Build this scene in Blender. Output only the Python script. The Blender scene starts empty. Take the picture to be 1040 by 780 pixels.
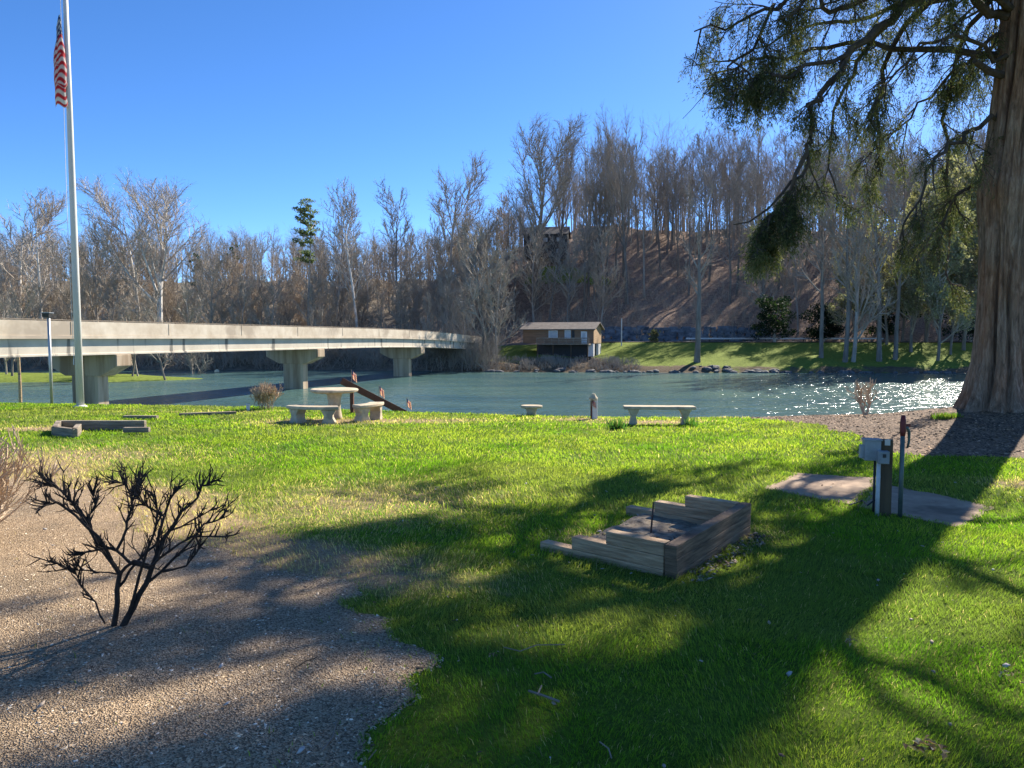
import bpy, math, random
import numpy as np
from mathutils import Vector, Matrix
R = math.radians
rnd = random.Random(7)
C = bpy.context.scene.collection
SC = bpy.context.scene

# ------------------------------------------------------------------ camera maths
CAMZ = 1.6; F = 750.0; PIT = R(3.59)
def ray(px, py):
    xr = (px-520)/F; yr = (390-py)/F
    return Vector((xr, math.cos(PIT)+yr*math.sin(PIT), -math.sin(PIT)+yr*math.cos(PIT)))
def at(px, py, Y):
    d = ray(px, py); t = Y/d.y
    return Vector((d.x*t, Y, CAMZ+d.z*t))
def sst(a, b, x):
    t = min(1, max(0, (x-a)/(b-a))); return t*t*(3-2*t)
def interp(x, xs, ys): return float(np.interp(x, xs, ys))

# value noise (numpy)
_rs = np.random.RandomState(3); _P = _rs.rand(256, 256)
def vn(x, y):
    x = np.asarray(x, float); y = np.asarray(y, float)
    xi = np.floor(x).astype(int); yi = np.floor(y).astype(int)
    fx = x-xi; fy = y-yi; fx = fx*fx*(3-2*fx); fy = fy*fy*(3-2*fy)
    a = _P[xi % 256, yi % 256]; b = _P[(xi+1) % 256, yi % 256]; c = _P[xi % 256, (yi+1) % 256]; d = _P[(xi+1) % 256, (yi+1) % 256]
    return (a*(1-fx)+b*fx)*(1-fy)+(c*(1-fx)+d*fx)*fy
def fbm(x, y, o=4):
    s = 0; a = .5; t = 0
    for k in range(o):
        s = s+a*vn(x*2**k+17*k, y*2**k+31*k); t += a; a *= .5
    return s/t

# ------------------------------------------------------------------ terrain
WZ = -4.35
EX = [-80, -17, -7, 0, 4.5, 9, 20, 80]; EY = [34, 24, 22, 19.2, 18.3, 19.0, 19.5, 22]
def HN(x, y):      # near bank, vectorised
    x = np.asarray(x, float); y = np.asarray(y, float)
    e = np.interp(x, EX, EY)
    yy = np.minimum(y, e)
    z = -0.022*np.clip(yy, -20, 40)
    z = z+0.60*np.exp(-((x-10.2)**2/13+(yy-14.2)**2/9))
    z = z+0.05*(fbm(x*.5+9, y*.5)-.5)+0.02*(fbm(x*2.3, y*2.3)-.5)
    d = np.maximum(y-e+.3, 0)
    drop = np.where(d < 1.5, .6*d*d/3.0, .45+.6*(d-1.5))
    return np.maximum(z-drop, -7.0)
def hn(x, y): return float(HN(x, y))
SX = [-260, -70, -30, -10, 0, 80, 260]; SY = [136, 136, 136, 130, 127.5, 124, 124]
def HF(x, y):
    x = np.asarray(x, float); y = np.asarray(y, float)
    s = y-np.interp(x, SX, SY)+1.5*(fbm(x*.12, y*.12)-.5)*2
    zr = np.interp(s, [-12, 0, 2, 22, 33, 96, 160, 400], [-8, WZ, -3.5, .6, .75, 32, 40, 60])
    zl = np.interp(s, [-12, 0, 3, 40, 115, 220, 400], [-8, WZ, -2.2, .5, 17, 27, 40])
    w = np.clip((x+32)/57, 0, 1); w = w*w*(3-2*w)
    z = zr*w+zl*(1-w)
    z = z+7*np.exp(-((x-9)**2+(y-193)**2)/150.)
    amp = np.clip((s-30)/40, 0, 1)
    z = z+amp*5.0*(fbm(x*.04+5, y*.04)-.5)*2+amp*2.4*(fbm(x*.17, y*.17)-.5)
    return z
def hf(x, y): return float(HF(x, y))
def gp(px, py):    # a picture position on the near ground
    d = ray(px, py); t = 1.0
    for _ in range(4000):
        p = d*t
        if CAMZ+p.z < hn(p.x, p.y): break
        t += .01
    return Vector((p.x, p.y, hn(p.x, p.y)))

# ------------------------------------------------------------------ objects
def link(o, parent=None):
    C.objects.link(o)
    if parent: o.parent = parent
    return o
def tag(o, label=None, cat=None, group=None, kind=None):
    if label: o['label'] = label
    if cat: o['category'] = cat
    if group: o['group'] = group
    if kind: o['kind'] = kind
    return o
def empty(name, loc, rz=0, label=None, cat=None, group=None):
    o = bpy.data.objects.new(name, None); o.empty_display_size = .2; C.objects.link(o)
    o.location = loc; o.rotation_euler = (0, 0, rz)
    return tag(o, label, cat, group)
class MB:
    def __init__(s): s.v = []; s.f = []; s.c = []; s.col = None
    def add(s, vs, fs):
        n = len(s.v); s.v.extend([tuple(v) for v in vs]); s.f.extend([tuple(i+n for i in f) for f in fs])
        if s.col is not None: s.c.extend([s.col]*len(vs))
    def box(s, c, size, M=None, rz=0, taper=1.0):
        x, y, z = [q/2 for q in size]
        vs = [Vector((sx*x*(taper if sz > 0 else 1), sy*y*(taper if sz > 0 else 1), sz*z)) for sz in (-1, 1) for sx, sy in ((-1, -1), (1, -1), (1, 1), (-1, 1))]
        m = Matrix.Rotation(rz, 3, 'Z') if M is None else M
        c = Vector(c); vs = [m @ v+c for v in vs]
        s.add(vs, [(3, 2, 1, 0), (4, 5, 6, 7), (0, 1, 5, 4), (1, 2, 6, 5), (2, 3, 7, 6), (3, 0, 4, 7)])
    def tube(s, pts, rad, n=6, cap=True):
        pts = [Vector(p) for p in pts]; k = len(pts)
        if not hasattr(rad, '__len__'): rad = [rad]*k
        ref = Vector((0.13, .21, 1)); vs = []
        d0 = (pts[-1]-pts[0])
        if d0.length > 0 and abs(d0.normalized().dot(ref.normalized())) > .9: ref = Vector((1, .2, .1))
        for i in range(k):
            d = (pts[min(i+1, k-1)]-pts[max(i-1, 0)])
            if d.length < 1e-7: d = Vector((0, 0, 1))
            d.normalize(); a = d.cross(ref).normalized(); b = d.cross(a)
            for j in range(n):
                t = 2*math.pi*j/n; vs.append(pts[i]+(a*math.cos(t)+b*math.sin(t))*rad[i])
        fs = [(i*n+j, i*n+(j+1) % n, (i+1)*n+(j+1) % n, (i+1)*n+j) for i in range(k-1) for j in range(n)]
        if cap: fs += [tuple(range(n))[::-1], tuple(range((k-1)*n, k*n))]
        s.add(vs, fs)
    def lathe(s, c, prof, n=24, sx=1, sy=1):
        vs = []; k = len(prof); c = Vector(c)
        for r, z in prof:
            for j in range(n):
                t = 2*math.pi*j/n; vs.append(c+Vector((r*sx*math.cos(t), r*sy*math.sin(t), z)))
        fs = [(i*n+j, i*n+(j+1) % n, (i+1)*n+(j+1) % n, (i+1)*n+j) for i in range(k-1) for j in range(n)]
        fs += [tuple(range(n))[::-1], tuple(range((k-1)*n, k*n))]
        s.add(vs, fs)
    def prism(s, poly, z0, z1):    # poly list of (x,y)
        n = len(poly)
        s.add([(x, y, z0) for x, y in poly]+[(x, y, z1) for x, y in poly],
              [tuple(range(n))[::-1], tuple(range(n, 2*n))]+[(i, (i+1) % n, n+(i+1) % n, n+i) for i in range(n)])
    def build(s, name, m, parent=None, smooth=False, loc=None, bevel=0):
        me = bpy.data.meshes.new(name); me.from_pydata(s.v, [], s.f); me.update()
        if smooth: me.polygons.foreach_set('use_smooth', [True]*len(me.polygons))
        if s.c:
            a = me.color_attributes.new('col', 'FLOAT_COLOR', 'POINT')
            a.data.foreach_set('color', np.array([(*c, 1) for c in s.c], np.float32).ravel())
        me.materials.append(m)
        o = bpy.data.objects.new(name, me); link(o, parent)
        if loc is not None: o.location = loc
        if bevel:
            b = o.modifiers.new('bevel', 'BEVEL'); b.width = bevel; b.segments = 2; b.limit_method = 'ANGLE'; b.angle_limit = R(40)
        return o
def np_mesh(name, V, Fc, m, col=None, smooth=False, parent=None):
    V = np.asarray(V, np.float32).reshape(-1, 3); Fc = np.asarray(Fc, np.int32)
    me = bpy.data.meshes.new(name); k = Fc.shape[1]
    me.vertices.add(len(V)); me.vertices.foreach_set('co', V.ravel())
    me.loops.add(Fc.size); me.loops.foreach_set('vertex_index', Fc.ravel())
    me.polygons.add(len(Fc)); me.polygons.foreach_set('loop_start', np.arange(0, Fc.size, k, dtype=np.int32))
    if smooth: me.polygons.foreach_set('use_smooth', np.ones(len(Fc), bool))
    me.update(calc_edges=True)
    if col is not None:
        a = me.color_attributes.new('col', 'FLOAT_COLOR', 'POINT')
        c = np.ones((len(V), 4), np.float32); c[:, :col.shape[1]] = col; a.data.foreach_set('color', c.ravel())
    me.materials.append(m)
    o = bpy.data.objects.new(name, me); link(o, parent); return o
def grid(name, xs, ys, Hfun, m, keep=None, off=0, colf=None, kind='structure'):
    X, Y = np.meshgrid(xs, ys); Z = Hfun(X, Y)+off
    V = np.stack([X, Y, Z], -1).reshape(-1, 3); nx = len(xs); ny = len(ys)
    i = np.arange(nx-1)[None, :]+nx*np.arange(ny-1)[:, None]
    Fc = np.stack([i, i+1, i+nx+1, i+nx], -1).reshape(-1, 4)
    if keep is not None:
        cx = X[:-1, :-1]*.5+X[1:, 1:]*.5; cy = Y[:-1, :-1]*.5+Y[1:, 1:]*.5
        Fc = Fc[keep(cx, cy).ravel()]
    col = colf(V[:, 0], V[:, 1]) if colf else None
    o = np_mesh(name, V, Fc, m, col, True); 
    return tag(o, kind=kind)

# ------------------------------------------------------------------ materials
def newmat(name):
    m = bpy.data.materials.new(name); m.use_nodes = True; nt = m.node_tree
    return m, nt, nt.nodes, nt.links, nt.nodes['Principled BSDF']
def noise(N, L, co, scale, detail=6, rough=.6, dist=0):
    n = N.new('ShaderNodeTexNoise'); n.inputs['Scale'].default_value = scale; n.inputs['Detail'].default_value = detail
    n.inputs['Roughness'].default_value = rough; n.inputs['Distortion'].default_value = dist; L.new(co, n.inputs['Vector']); return n.outputs[0]
def ramp(N, L, f, stops):
    r = N.new('ShaderNodeValToRGB'); e = r.color_ramp.elements
    while len(e) < len(stops): e.new(.5)
    for k, (p, c) in enumerate(stops): e[k].position = p; e[k].color = (*c, 1) if len(c) == 3 else c
    L.new(f, r.inputs[0]); return r.outputs[0]
def mixc(N, L, f, a, b, mode='MIX'):
    n = N.new('ShaderNodeMix'); n.data_type = 'RGBA'; n.blend_type = mode
    for s, v in ((n.inputs[0], f), (n.inputs[6], a), (n.inputs[7], b)):
        if isinstance(v, (int, float)): s.default_value = v
        elif isinstance(v, tuple): s.default_value = (*v, 1)
        else: L.new(v, s)
    return n.outputs[2]
def coords(N, L, kind='Object', scale=(1, 1, 1)):
    if kind == 'pos': o = N.new('ShaderNodeNewGeometry').outputs['Position']
    else: o = N.new('ShaderNodeTexCoord').outputs[kind]
    mp = N.new('ShaderNodeMapping'); mp.inputs['Scale'].default_value = scale; L.new(o, mp.inputs[0]); return mp.outputs[0]
def bump(N, L, B, h, st=.5, dist=.02):
    b = N.new('ShaderNodeBump'); b.inputs['Strength'].default_value = st; b.inputs['Distance'].default_value = dist
    L.new(h, b.inputs['Height']); L.new(b.outputs[0], B.inputs['Normal']); return b
def simple(name, c1, c2, scale=3, rough=.8, stretch=(1, 1, 1), bs=.4, bd=.01, kind='Object', lo=.35, hi=.65, metal=0, c3=None, sc3=.6):
    m, nt, N, L, B = newmat(name); co = coords(N, L, kind, stretch)
    n = noise(N, L, co, scale, 8, .65)
    c = ramp(N, L, n, [(lo, c1), (hi, c2)])
    if c3:
        n3 = noise(N, L, co, sc3, 4); c = mixc(N, L, ramp(N, L, n3, [(.5, (0, 0, 0)), (.62, (1, 1, 1))]), c, c3)
    L.new(c, B.inputs['Base Color'])
    B.inputs['Roughness'].default_value = rough; B.inputs['Metallic'].default_value = metal
    B.inputs['Specular IOR Level'].default_value = .3
    if bs: bump(N, L, B, noise(N, L, co, scale*4, 6), bs, bd)
    return m
def leafmat(name, tl=.45, gain=1.0, rough=.6, attr='col', spec=.25):
    m, nt, N, L, B = newmat(name)
    a = N.new('ShaderNodeAttribute'); a.attribute_name = attr
    c = mixc(N, L, 1.0, a.outputs['Color'], (gain, gain, gain), 'MULTIPLY')
    L.new(c, B.inputs['Base Color']); B.inputs['Roughness'].default_value = rough; B.inputs['Specular IOR Level'].default_value = spec
    t = N.new('ShaderNodeBsdfTranslucent'); tc = mixc(N, L, 1.0, a.outputs['Color'], (1.5, 1.6, .9), 'MULTIPLY'); L.new(tc, t.inputs[0])
    mx = N.new('ShaderNodeMixShader'); mx.inputs[0].default_value = tl
    L.new(B.outputs[0], mx.inputs[1]); L.new(t.outputs[0], mx.inputs[2]); L.new(mx.outputs[0], N['Material Output'].inputs[0])
    return m
def attrmat(name, rough=.85, bs=0):
    m, nt, N, L, B = newmat(name)
    a = N.new('ShaderNodeAttribute'); a.attribute_name = 'col'
    co = coords(N, L, 'pos'); n = noise(N, L, co, 40, 4)
    c = mixc(N, L, 1.0, a.outputs['Color'], ramp(N, L, n, [(.3, (.75, .75, .75)), (.7, (1.2, 1.2, 1.2))]), 'MULTIPLY')
    L.new(c, B.inputs['Base Color']); B.inputs['Roughness'].default_value = rough; B.inputs['Specular IOR Level'].default_value = .2
    return m

M = {}
M['grass'] = leafmat('grass_blades', .55)
M['needle'] = leafmat('cedar_foliage', .42, spec=.2)
M['leafy'] = leafmat('spring_leaves', .4)
M['chips'] = attrmat('chips')
M['flag'] = leafmat('flag_cloth', .35, spec=.1)

def lawn_mat():
    m, nt, N, L, B = newmat('lawn_soil'); co = coords(N, L, 'pos')
    a = N.new('ShaderNodeAttribute'); a.attribute_name = 'col'
    n1 = noise(N, L, co, 1.3, 8, .7); n2 = noise(N, L, co, 45, 5, .7)
    g = ramp(N, L, n1, [(.3, (.07, .11, .016)), (.55, (.12, .17, .022)), (.72, (.18, .20, .04))])
    g = mixc(N, L, 1.0, g, ramp(N, L, n2, [(.3, (.55, .55, .5)), (.7, (1.4, 1.4, 1.2))]), 'MULTIPLY')
    d = ramp(N, L, n2, [(.3, (.18, .12, .065)), (.55, (.36, .26, .15)), (.75, (.50, .40, .25))])
    sep = N.new('ShaderNodeSeparateColor'); L.new(a.outputs['Color'], sep.inputs[0])
    ad = N.new('ShaderNodeMath'); ad.operation = 'MULTIPLY_ADD'; L.new(noise(N, L, co, 6, 6, .7), ad.inputs[0]); ad.inputs[1].default_value = .7; L.new(sep.outputs[0], ad.inputs[2])
    f = ramp(N, L, ad.outputs[0], [(.55, (0, 0, 0)), (.85, (1, 1, 1))])
    L.new(mixc(N, L, f, g, d), B.inputs['Base Color']); B.inputs['Roughness'].default_value = .95; B.inputs['Specular IOR Level'].default_value = .1
    bump(N, L, B, n2, .8, .03); return m
M['lawn'] = lawn_mat()
def gravel_mat(name, a1, a2, a3, sc=70):
    m, nt, N, L, B = newmat(name); co = coords(N, L, 'pos')
    v = N.new('ShaderNodeTexVoronoi'); v.inputs['Scale'].default_value = sc; L.new(co, v.inputs['Vector'])
    s = N.new('ShaderNodeSeparateColor'); L.new(v.outputs['Color'], s.inputs[0])
    c = ramp(N, L, s.outputs[0], [(.0, a1), (.5, a2), (1, a3)])
    n = noise(N, L, co, 1.1, 6, .7); c = mixc(N, L, 1.0, c, ramp(N, L, n, [(.3, (.6, .6, .6)), (.7, (1.15, 1.1, 1.05))]), 'MULTIPLY')
    L.new(c, B.inputs['Base Color']); B.inputs['Roughness'].default_value = .9; B.inputs['Specular IOR Level'].default_value = .2
    bump(N, L, B, v.outputs['Distance'], 1.0, .012); return m
M['gravel'] = gravel_mat('gravel_ground', (.13, .09, .055), (.40, .29, .175), (.60, .46, .30), 120)
M['mulch'] = gravel_mat('mulch_ground', (.065, .042, .026), (.16, .105, .065), (.30, .21, .14), 38)
M['conc'] = simple('weathered_concrete', (.40, .32, .21), (.60, .50, .35), 5, .85, c3=(.30, .26, .20), sc3=2.2)
M['pad'] = simple('concrete_pad', (.27, .18, .115), (.44, .31, .20), 3, .9, c3=(.18, .125, .08), sc3=1.2)
M['wood'] = simple('weathered_timber', (.30, .19, .10), (.66, .46, .27), 5, .8, (.5, .5, 7), .9, .02, c3=(.26, .19, .13), sc3=.5)
M['post'] = simple('dark_post_wood', (.05, .035, .025), (.14, .095, .05), 5, .8, (1, 1, .15))
M['greywood'] = simple('grey_timber', (.14, .11, .08), (.36, .295, .22), 4, .85, (.5, .5, 6), .8, .02)
M['rail'] = simple('brown_rail', (.10, .035, .022), (.17, .065, .04), 6, .7)
M['greybox'] = simple('grey_box', (.20, .22, .22), (.30, .32, .32), 8, .5, bs=.1)
M['pvc'] = simple('pale_conduit', (.45, .45, .42), (.62, .62, .6), 9, .5, bs=.05)
M['red'] = simple('red_paint', (.10, .015, .015), (.18, .03, .025), 9, .5, bs=.05)
M['green_pipe'] = simple('green_pipe', (.07, .10, .09), (.12, .16, .145), 9, .5, metal=.3, bs=.05)
M['black'] = simple('black_plastic', (.02, .02, .02), (.04, .04, .04), 9, .5, bs=.05)
M['iron'] = simple('rusty_iron', (.04, .03, .025), (.10, .06, .04), 20, .7)
M['pole'] = simple('aluminium_pole', (.50, .49, .46), (.66, .63, .58), 2, .6, (1, 1, .2), .05)
M['white'] = simple('white_paint', (.6, .58, .54), (.75, .73, .7), 4, .6, bs=.1)
M['shrub'] = simple('black_shrub_bark', (.018, .013, .010), (.045, .033, .025), 20, .8)
M['tan'] = simple('tan_twigs', (.38, .27, .17), (.60, .46, .31), 9, .8, bs=0)
M['bark'] = simple('grey_bark', (.26, .23, .19), (.46, .41, .35), 1.5, .9, (1, 1, .25), .3, .05)
M['darkbark'] = simple('dark_bark', (.13, .115, .095), (.26, .23, .195), 1.5, .9, (1, 1, .25), .3, .05)
M['twig'] = simple('twigs', (.28, .24, .185), (.44, .385, .31), .3, .9, bs=0)
M['twig_dark'] = simple('dark_twigs', (.23, .20, .165), (.36, .315, .26), .3, .9, bs=0)  # copy of the twigs with the darker backlit tone put into the colour
M['twig_red'] = simple('reddish_twigs', (.34, .27, .20), (.48, .39, .29), .3, .9, bs=0)
M['white_bark'] = simple('white_bark', (.22, .19, .16), (.66, .62, .55), .7, .85, (1, 1, .4), .2, .05, lo=.36, hi=.52)
M['twig_pale'] = simple('pale_twigs', (.36, .31, .26), (.52, .46, .38), .3, .9, bs=0)
M['rock'] = simple('river_rock', (.05, .05, .052), (.20, .19, .18), 2, .85)
M['stone'] = simple('stone_wall', (.06, .07, .085), (.22, .24, .27), .6, .9, (1, 1, 1.8), .8, .2)
M['parapet'] = simple('parapet_concrete', (.52, .42, .30), (.70, .60, .46), .7, .9, (1, 1, 1), .2, .02, c3=(.42, .34, .25), sc3=.25)
def girder_mat():
    m, nt, N, L, B = newmat('girder_concrete'); co = coords(N, L, 'Object')
    n = noise(N, L, co, .6, 6); c = ramp(N, L, n, [(.3, (.50, .43, .33)), (.7, (.66, .58, .45))])
    cs = coords(N, L, 'Object', (.9, .9, .10)); st = noise(N, L, cs, 1.6, 3, .5)
    c = mixc(N, L, ramp(N, L, st, [(.57, (0, 0, 0)), (.66, (.85, .85, .85))]), c, (.13, .12, .10))
    L.new(c, B.inputs['Base Color']); B.inputs['Roughness'].default_value = .85; return m
M['girder'] = girder_mat()
M['pier'] = simple('pier_concrete', (.34, .24, .15), (.56, .44, .30), .9, .9, (1.5, 1.5, .12), .2, .02, lo=.4, hi=.6)
M['asphalt'] = simple('asphalt', (.04, .04, .04), (.065, .065, .063), 20, .9)
M['siding'] = simple('cabin_siding', (.20, .115, .07), (.30, .18, .11), 1.5, .8, (.3, .3, 6), .2)
M['siding_lit'] = simple('lit_cabin_gable', (.42, .27, .15), (.52, .36, .21), 1.5, .8, (.3, .3, 6), .2)  # paler copy of the siding; sunlight on the gable put into the colour
M['roofing'] = simple('shingles', (.13, .11, .095), (.21, .18, .155), 1.2, .9)
M['deckwood'] = simple('deck_boards', (.22, .16, .11), (.34, .26, .19), 3, .8)
M['housegrey'] = simple('house_siding', (.045, .045, .05), (.075, .075, .08), 1, .8, (.2, .2, 5), .2)
M['glass'] = simple('window_glass', (.30, .33, .36), (.45, .48, .5), .5, .15, bs=0)
M['steel'] = simple('galvanised', (.35, .36, .37), (.5, .5, .5), 3, .45, metal=.5, bs=.05)
M['yellow'] = simple('buoy_paint', (.7, .6, .35), (.8, .72, .5), 3, .5, bs=0)
M['ash'] = simple('fire_ash', (.12, .09, .06), (.38, .31, .22), 14, .95, bs=.8, bd=.02)

def cedar_bark():
    m, nt, N, L, B = newmat('cedar_bark'); co = coords(N, L, 'Object', (1, 1, .16)); co2 = coords(N, L, 'Object', (1, 1, .5))
    n = noise(N, L, co, 16, 10, .72, .6); n2 = noise(N, L, co2, 1.6, 5)
    c = ramp(N, L, n, [(.30, (.08, .055, .038)), (.5, (.26, .185, .13)), (.72, (.48, .38, .29))])
    c = mixc(N, L, ramp(N, L, n2, [(.42, (0, 0, 0)), (.62, (.7, .7, .7))]), c, mixc(N, L, 1.0, c, (1.0, .72, .55), 'MULTIPLY'))
    L.new(c, B.inputs['Base Color']); B.inputs['Roughness'].default_value = .95; B.inputs['Specular IOR Level'].default_value = .15
    bump(N, L, B, n, 1.0, .06); return m
M['cedar'] = cedar_bark()
M['darkcedar'] = simple('dark_branch_bark', (.035, .028, .022), (.09, .07, .055), 6, .9)

def far_grass():
    m, nt, N, L, B = newmat('far_grass'); co = coords(N, L, 'pos')
    n1 = noise(N, L, co, .16, 8, .7); n2 = noise(N, L, co, 2.2, 6, .75)
    g = ramp(N, L, n2, [(.3, (.09, .13, .02)), (.6, (.20, .25, .045)), (.8, (.30, .31, .09))])
    d = ramp(N, L, n2, [(.3, (.06, .045, .03)), (.7, (.20, .15, .10))])
    a = N.new('ShaderNodeAttribute'); a.attribute_name = 'col'
    sep = N.new('ShaderNodeSeparateColor'); L.new(a.outputs['Color'], sep.inputs[0])
    ad = N.new('ShaderNodeMath'); ad.operation = 'ADD'; L.new(n1, ad.inputs[0]); L.new(sep.outputs[0], ad.inputs[1])
    L.new(mixc(N, L, ramp(N, L, ad.outputs[0], [(.56, (0, 0, 0)), (.68, (1, 1, 1))]), g, d), B.inputs['Base Color'])
    B.inputs['Roughness'].default_value = .95; B.inputs['Specular IOR Level'].default_value = .1; bump(N, L, B, n2, .7, .3); return m
M['fargrass'] = far_grass()
def hill_mat():
    m, nt, N, L, B = newmat('leaf_litter_hill'); co = coords(N, L, 'pos')
    n1 = noise(N, L, co, .05, 5, .6); n2 = noise(N, L, co, 1.4, 8, .75)
    a = ramp(N, L, n2, [(.3, (.14, .10, .075)), (.55, (.32, .225, .165)), (.75, (.52, .39, .30))])
    b = ramp(N, L, n2, [(.3, (.10, .085, .06)), (.6, (.24, .20, .15)), (.8, (.36, .30, .23))])
    at_ = N.new('ShaderNodeAttribute'); at_.attribute_name = 'col'
    sep = N.new('ShaderNodeSeparateColor'); L.new(at_.outputs['Color'], sep.inputs[0])
    ad = N.new('ShaderNodeMath'); ad.operation = 'MULTIPLY_ADD'; L.new(n1, ad.inputs[0]); ad.inputs[1].default_value = .5; L.new(sep.outputs[0], ad.inputs[2])
    L.new(mixc(N, L, ramp(N, L, ad.outputs[0], [(.45, (0, 0, 0)), (.8, (1, 1, 1))]), a, b), B.inputs['Base Color'])
    B.inputs['Roughness'].default_value = .95; B.inputs['Specular IOR Level'].default_value = .1; bump(N, L, B, n2, .8, .6); return m
M['hill'] = hill_mat()
def water_mat():
    m, nt, N, L, B = newmat('river_water')
    co = coords(N, L, 'pos', (.6, .9, 1)); co2 = coords(N, L, 'pos', (.06, .16, 1))
    n1 = noise(N, L, co, 1.5, 3, .5, .6); n2 = noise(N, L, co2, 1, 3)
    c = ramp(N, L, n2, [(.35, (.05, .11, .12)), (.65, (.085, .155, .135))])
    L.new(c, B.inputs['Base Color']); B.inputs['Roughness'].default_value = .16; B.inputs['IOR'].default_value = 1.333
    n3 = noise(N, L, coords(N, L, 'pos', (.12, .3, 1)), 1.0, 3, .5, .3)
    ad = N.new('ShaderNodeMath'); ad.operation = 'MULTIPLY_ADD'; L.new(n3, ad.inputs[0]); ad.inputs[1].default_value = 1.6; L.new(n1, ad.inputs[2])
    b = bump(N, L, B, ad.outputs[0], 1.0, .27); return m
M['water'] = water_mat()

# ------------------------------------------------------------------ near ground
BX = [(-6.6, 9.6), (-4.6, 8.3), (-3.3, 6.6), (-2.3, 5.85), (-1.3, 5.2), (-.72, 4.35), (-.54, 3.8), (-.5, 3.2), (-.52, 2.0), (-.8, 0), (-1.5, -3)]
def gravel_edge(y):      # x of the gravel's right edge at depth y
    return np.interp(y, [p[1] for p in BX][::-1], [p[0] for p in BX][::-1])+.34*(vn(np.asarray(y)*2.4, 2.2)-.5)+.16*(vn(np.asarray(y)*9, 7)-.5)
def dryness(x, y):
    x = np.asarray(x, float); y = np.asarray(y, float)
    e = gravel_edge(np.clip(y, -3, 9.6)); d = x-e
    m = np.exp(-np.clip(d, 0, 9)**2/2.0)*np.clip((y-4.3)/1.2, 0, 1)*np.clip((13-y)/3, 0, 1)*.78
    m = np.maximum(m, .42*np.exp(-((x+1.6)**2/3.2+(y-7.8)**2/3.0)))
    m = np.maximum(m, .50*np.exp(-((x+7)**2/6+(y-11.2)**2/3)))
    for cx, cy, rx, ry, a in ((-4.6, 17.4, 1.8, 1.0, .6), (-2.6, 17.6, 2.6, .8, .5), (3.1, 17.1, 1.5, .55, .65), (1.6, 18, 1.2, .6, .55), (-10.2, 15.6, 1.1, .6, .6),
                              (1.55, 6.5, .75, .45, .6), (.8, 6.3, .55, .3, .45), (6.3, 8.9, .6, .4, .5), (-8.5, 20.3, 3.5, .4, .4), (6.3, 18.6, 2, .6, .5)):
        m = np.maximum(m, a*np.exp(-((x-cx)**2/rx**2+(y-cy)**2/ry**2)))
    return m+.16*(fbm(x*.55, y*.55+4)-.5)
MULCH = [(5.4, 19.6), (5.9, 18.4), (6.1, 16), (6.0, 13), (5.9, 11.4), (6.8, 10.7), (7.8, 10.4), (10, 10.2), (16, 9.8), (24, 11), (24, 19.6)]
def inpoly(x, y, P):
    x = np.asarray(x, float); y = np.asarray(y, float); r = np.zeros(x.shape, bool); n = len(P)
    for i in range(n):
        x1, y1 = P[i]; x2, y2 = P[(i+1) % n]
        if y1 == y2: continue
        c = ((y1 > y) != (y2 > y)) & (x < (x2-x1)*(y-y1)/(y2-y1)+x1); r ^= c
    return r
def in_mulch(x, y):
    return inpoly(x+.5*(vn(np.asarray(x)*1.3, np.asarray(y)*1.3)-.5), y+.5*(vn(np.asarray(x)*1.7+9, np.asarray(y)*1.7)-.5), MULCH)
xs = np.unique(np.concatenate([np.linspace(-90, -14, 60), np.linspace(-14, 14, 330), np.linspace(14, 90, 60)]))
ys = np.unique(np.concatenate([np.linspace(-30, 1, 40), np.linspace(1, 24, 260), np.linspace(24, 50, 70)]))
grid('ground', xs, ys, HN, M['lawn'], colf=lambda x, y: np.stack([dryness(x, y)]*3, -1))
# gravel bed sheet
yy = np.linspace(-3, 9.4, 320); tt = np.linspace(0, 1, 60)
ex = gravel_edge(yy); X = -14+(ex[:, None]+14)*(tt[None, :]**.6); Yg = np.repeat(yy[:, None], 60, 1)
Z = HN(X, Yg)+.006
i = np.arange(59)[None, :]+60*np.arange(319)[:, None]
o = np_mesh('gravel_bed', np.stack([X, Yg, Z], -1), np.stack([i, i+1, i+61, i+60], -1).reshape(-1, 4), M['gravel'], None, True); tag(o, kind='structure')
grid('mulch_bed', np.linspace(5, 24, 240), np.linspace(9.5, 19.6, 140), HN, M['mulch'], keep=in_mulch, off=.006)

# pads and the bed occupy ground
PAD1 = [gp(776, 497), gp(808, 481), gp(892, 486), gp(866, 514)]
PAD2 = [gp(871, 515), gp(896, 491), gp(1010, 516), gp(975, 537)]
Cb = Vector((1.17, 5.13)); Ub = Vector((.579, .816)).normalized(); Vb = Vector((-.754, .657)); Lb = 1.64
BED = [Cb, Cb+Ub*Lb, Cb+Ub*Lb+Vb*1.0, Cb+Vb*1.0]
def blocked(x, y):
    b = x < gravel_edge(np.clip(y, -3, 9.6))-.02
    b &= y < 9.35
    b |= in_mulch(x, y)
    for P in (PAD1, PAD2):
        c = sum(P, Vector())/4; j = .93+.10*(vn(np.asarray(x)*4, np.asarray(y)*4)-.5)
        b |= inpoly(c.x+(x-c.x)/j, c.y+(y-c.y)/j, [(p.x, p.y) for p in P])
    b |= inpoly(x, y, [(p.x, p.y) for p in BED])
    return b
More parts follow.
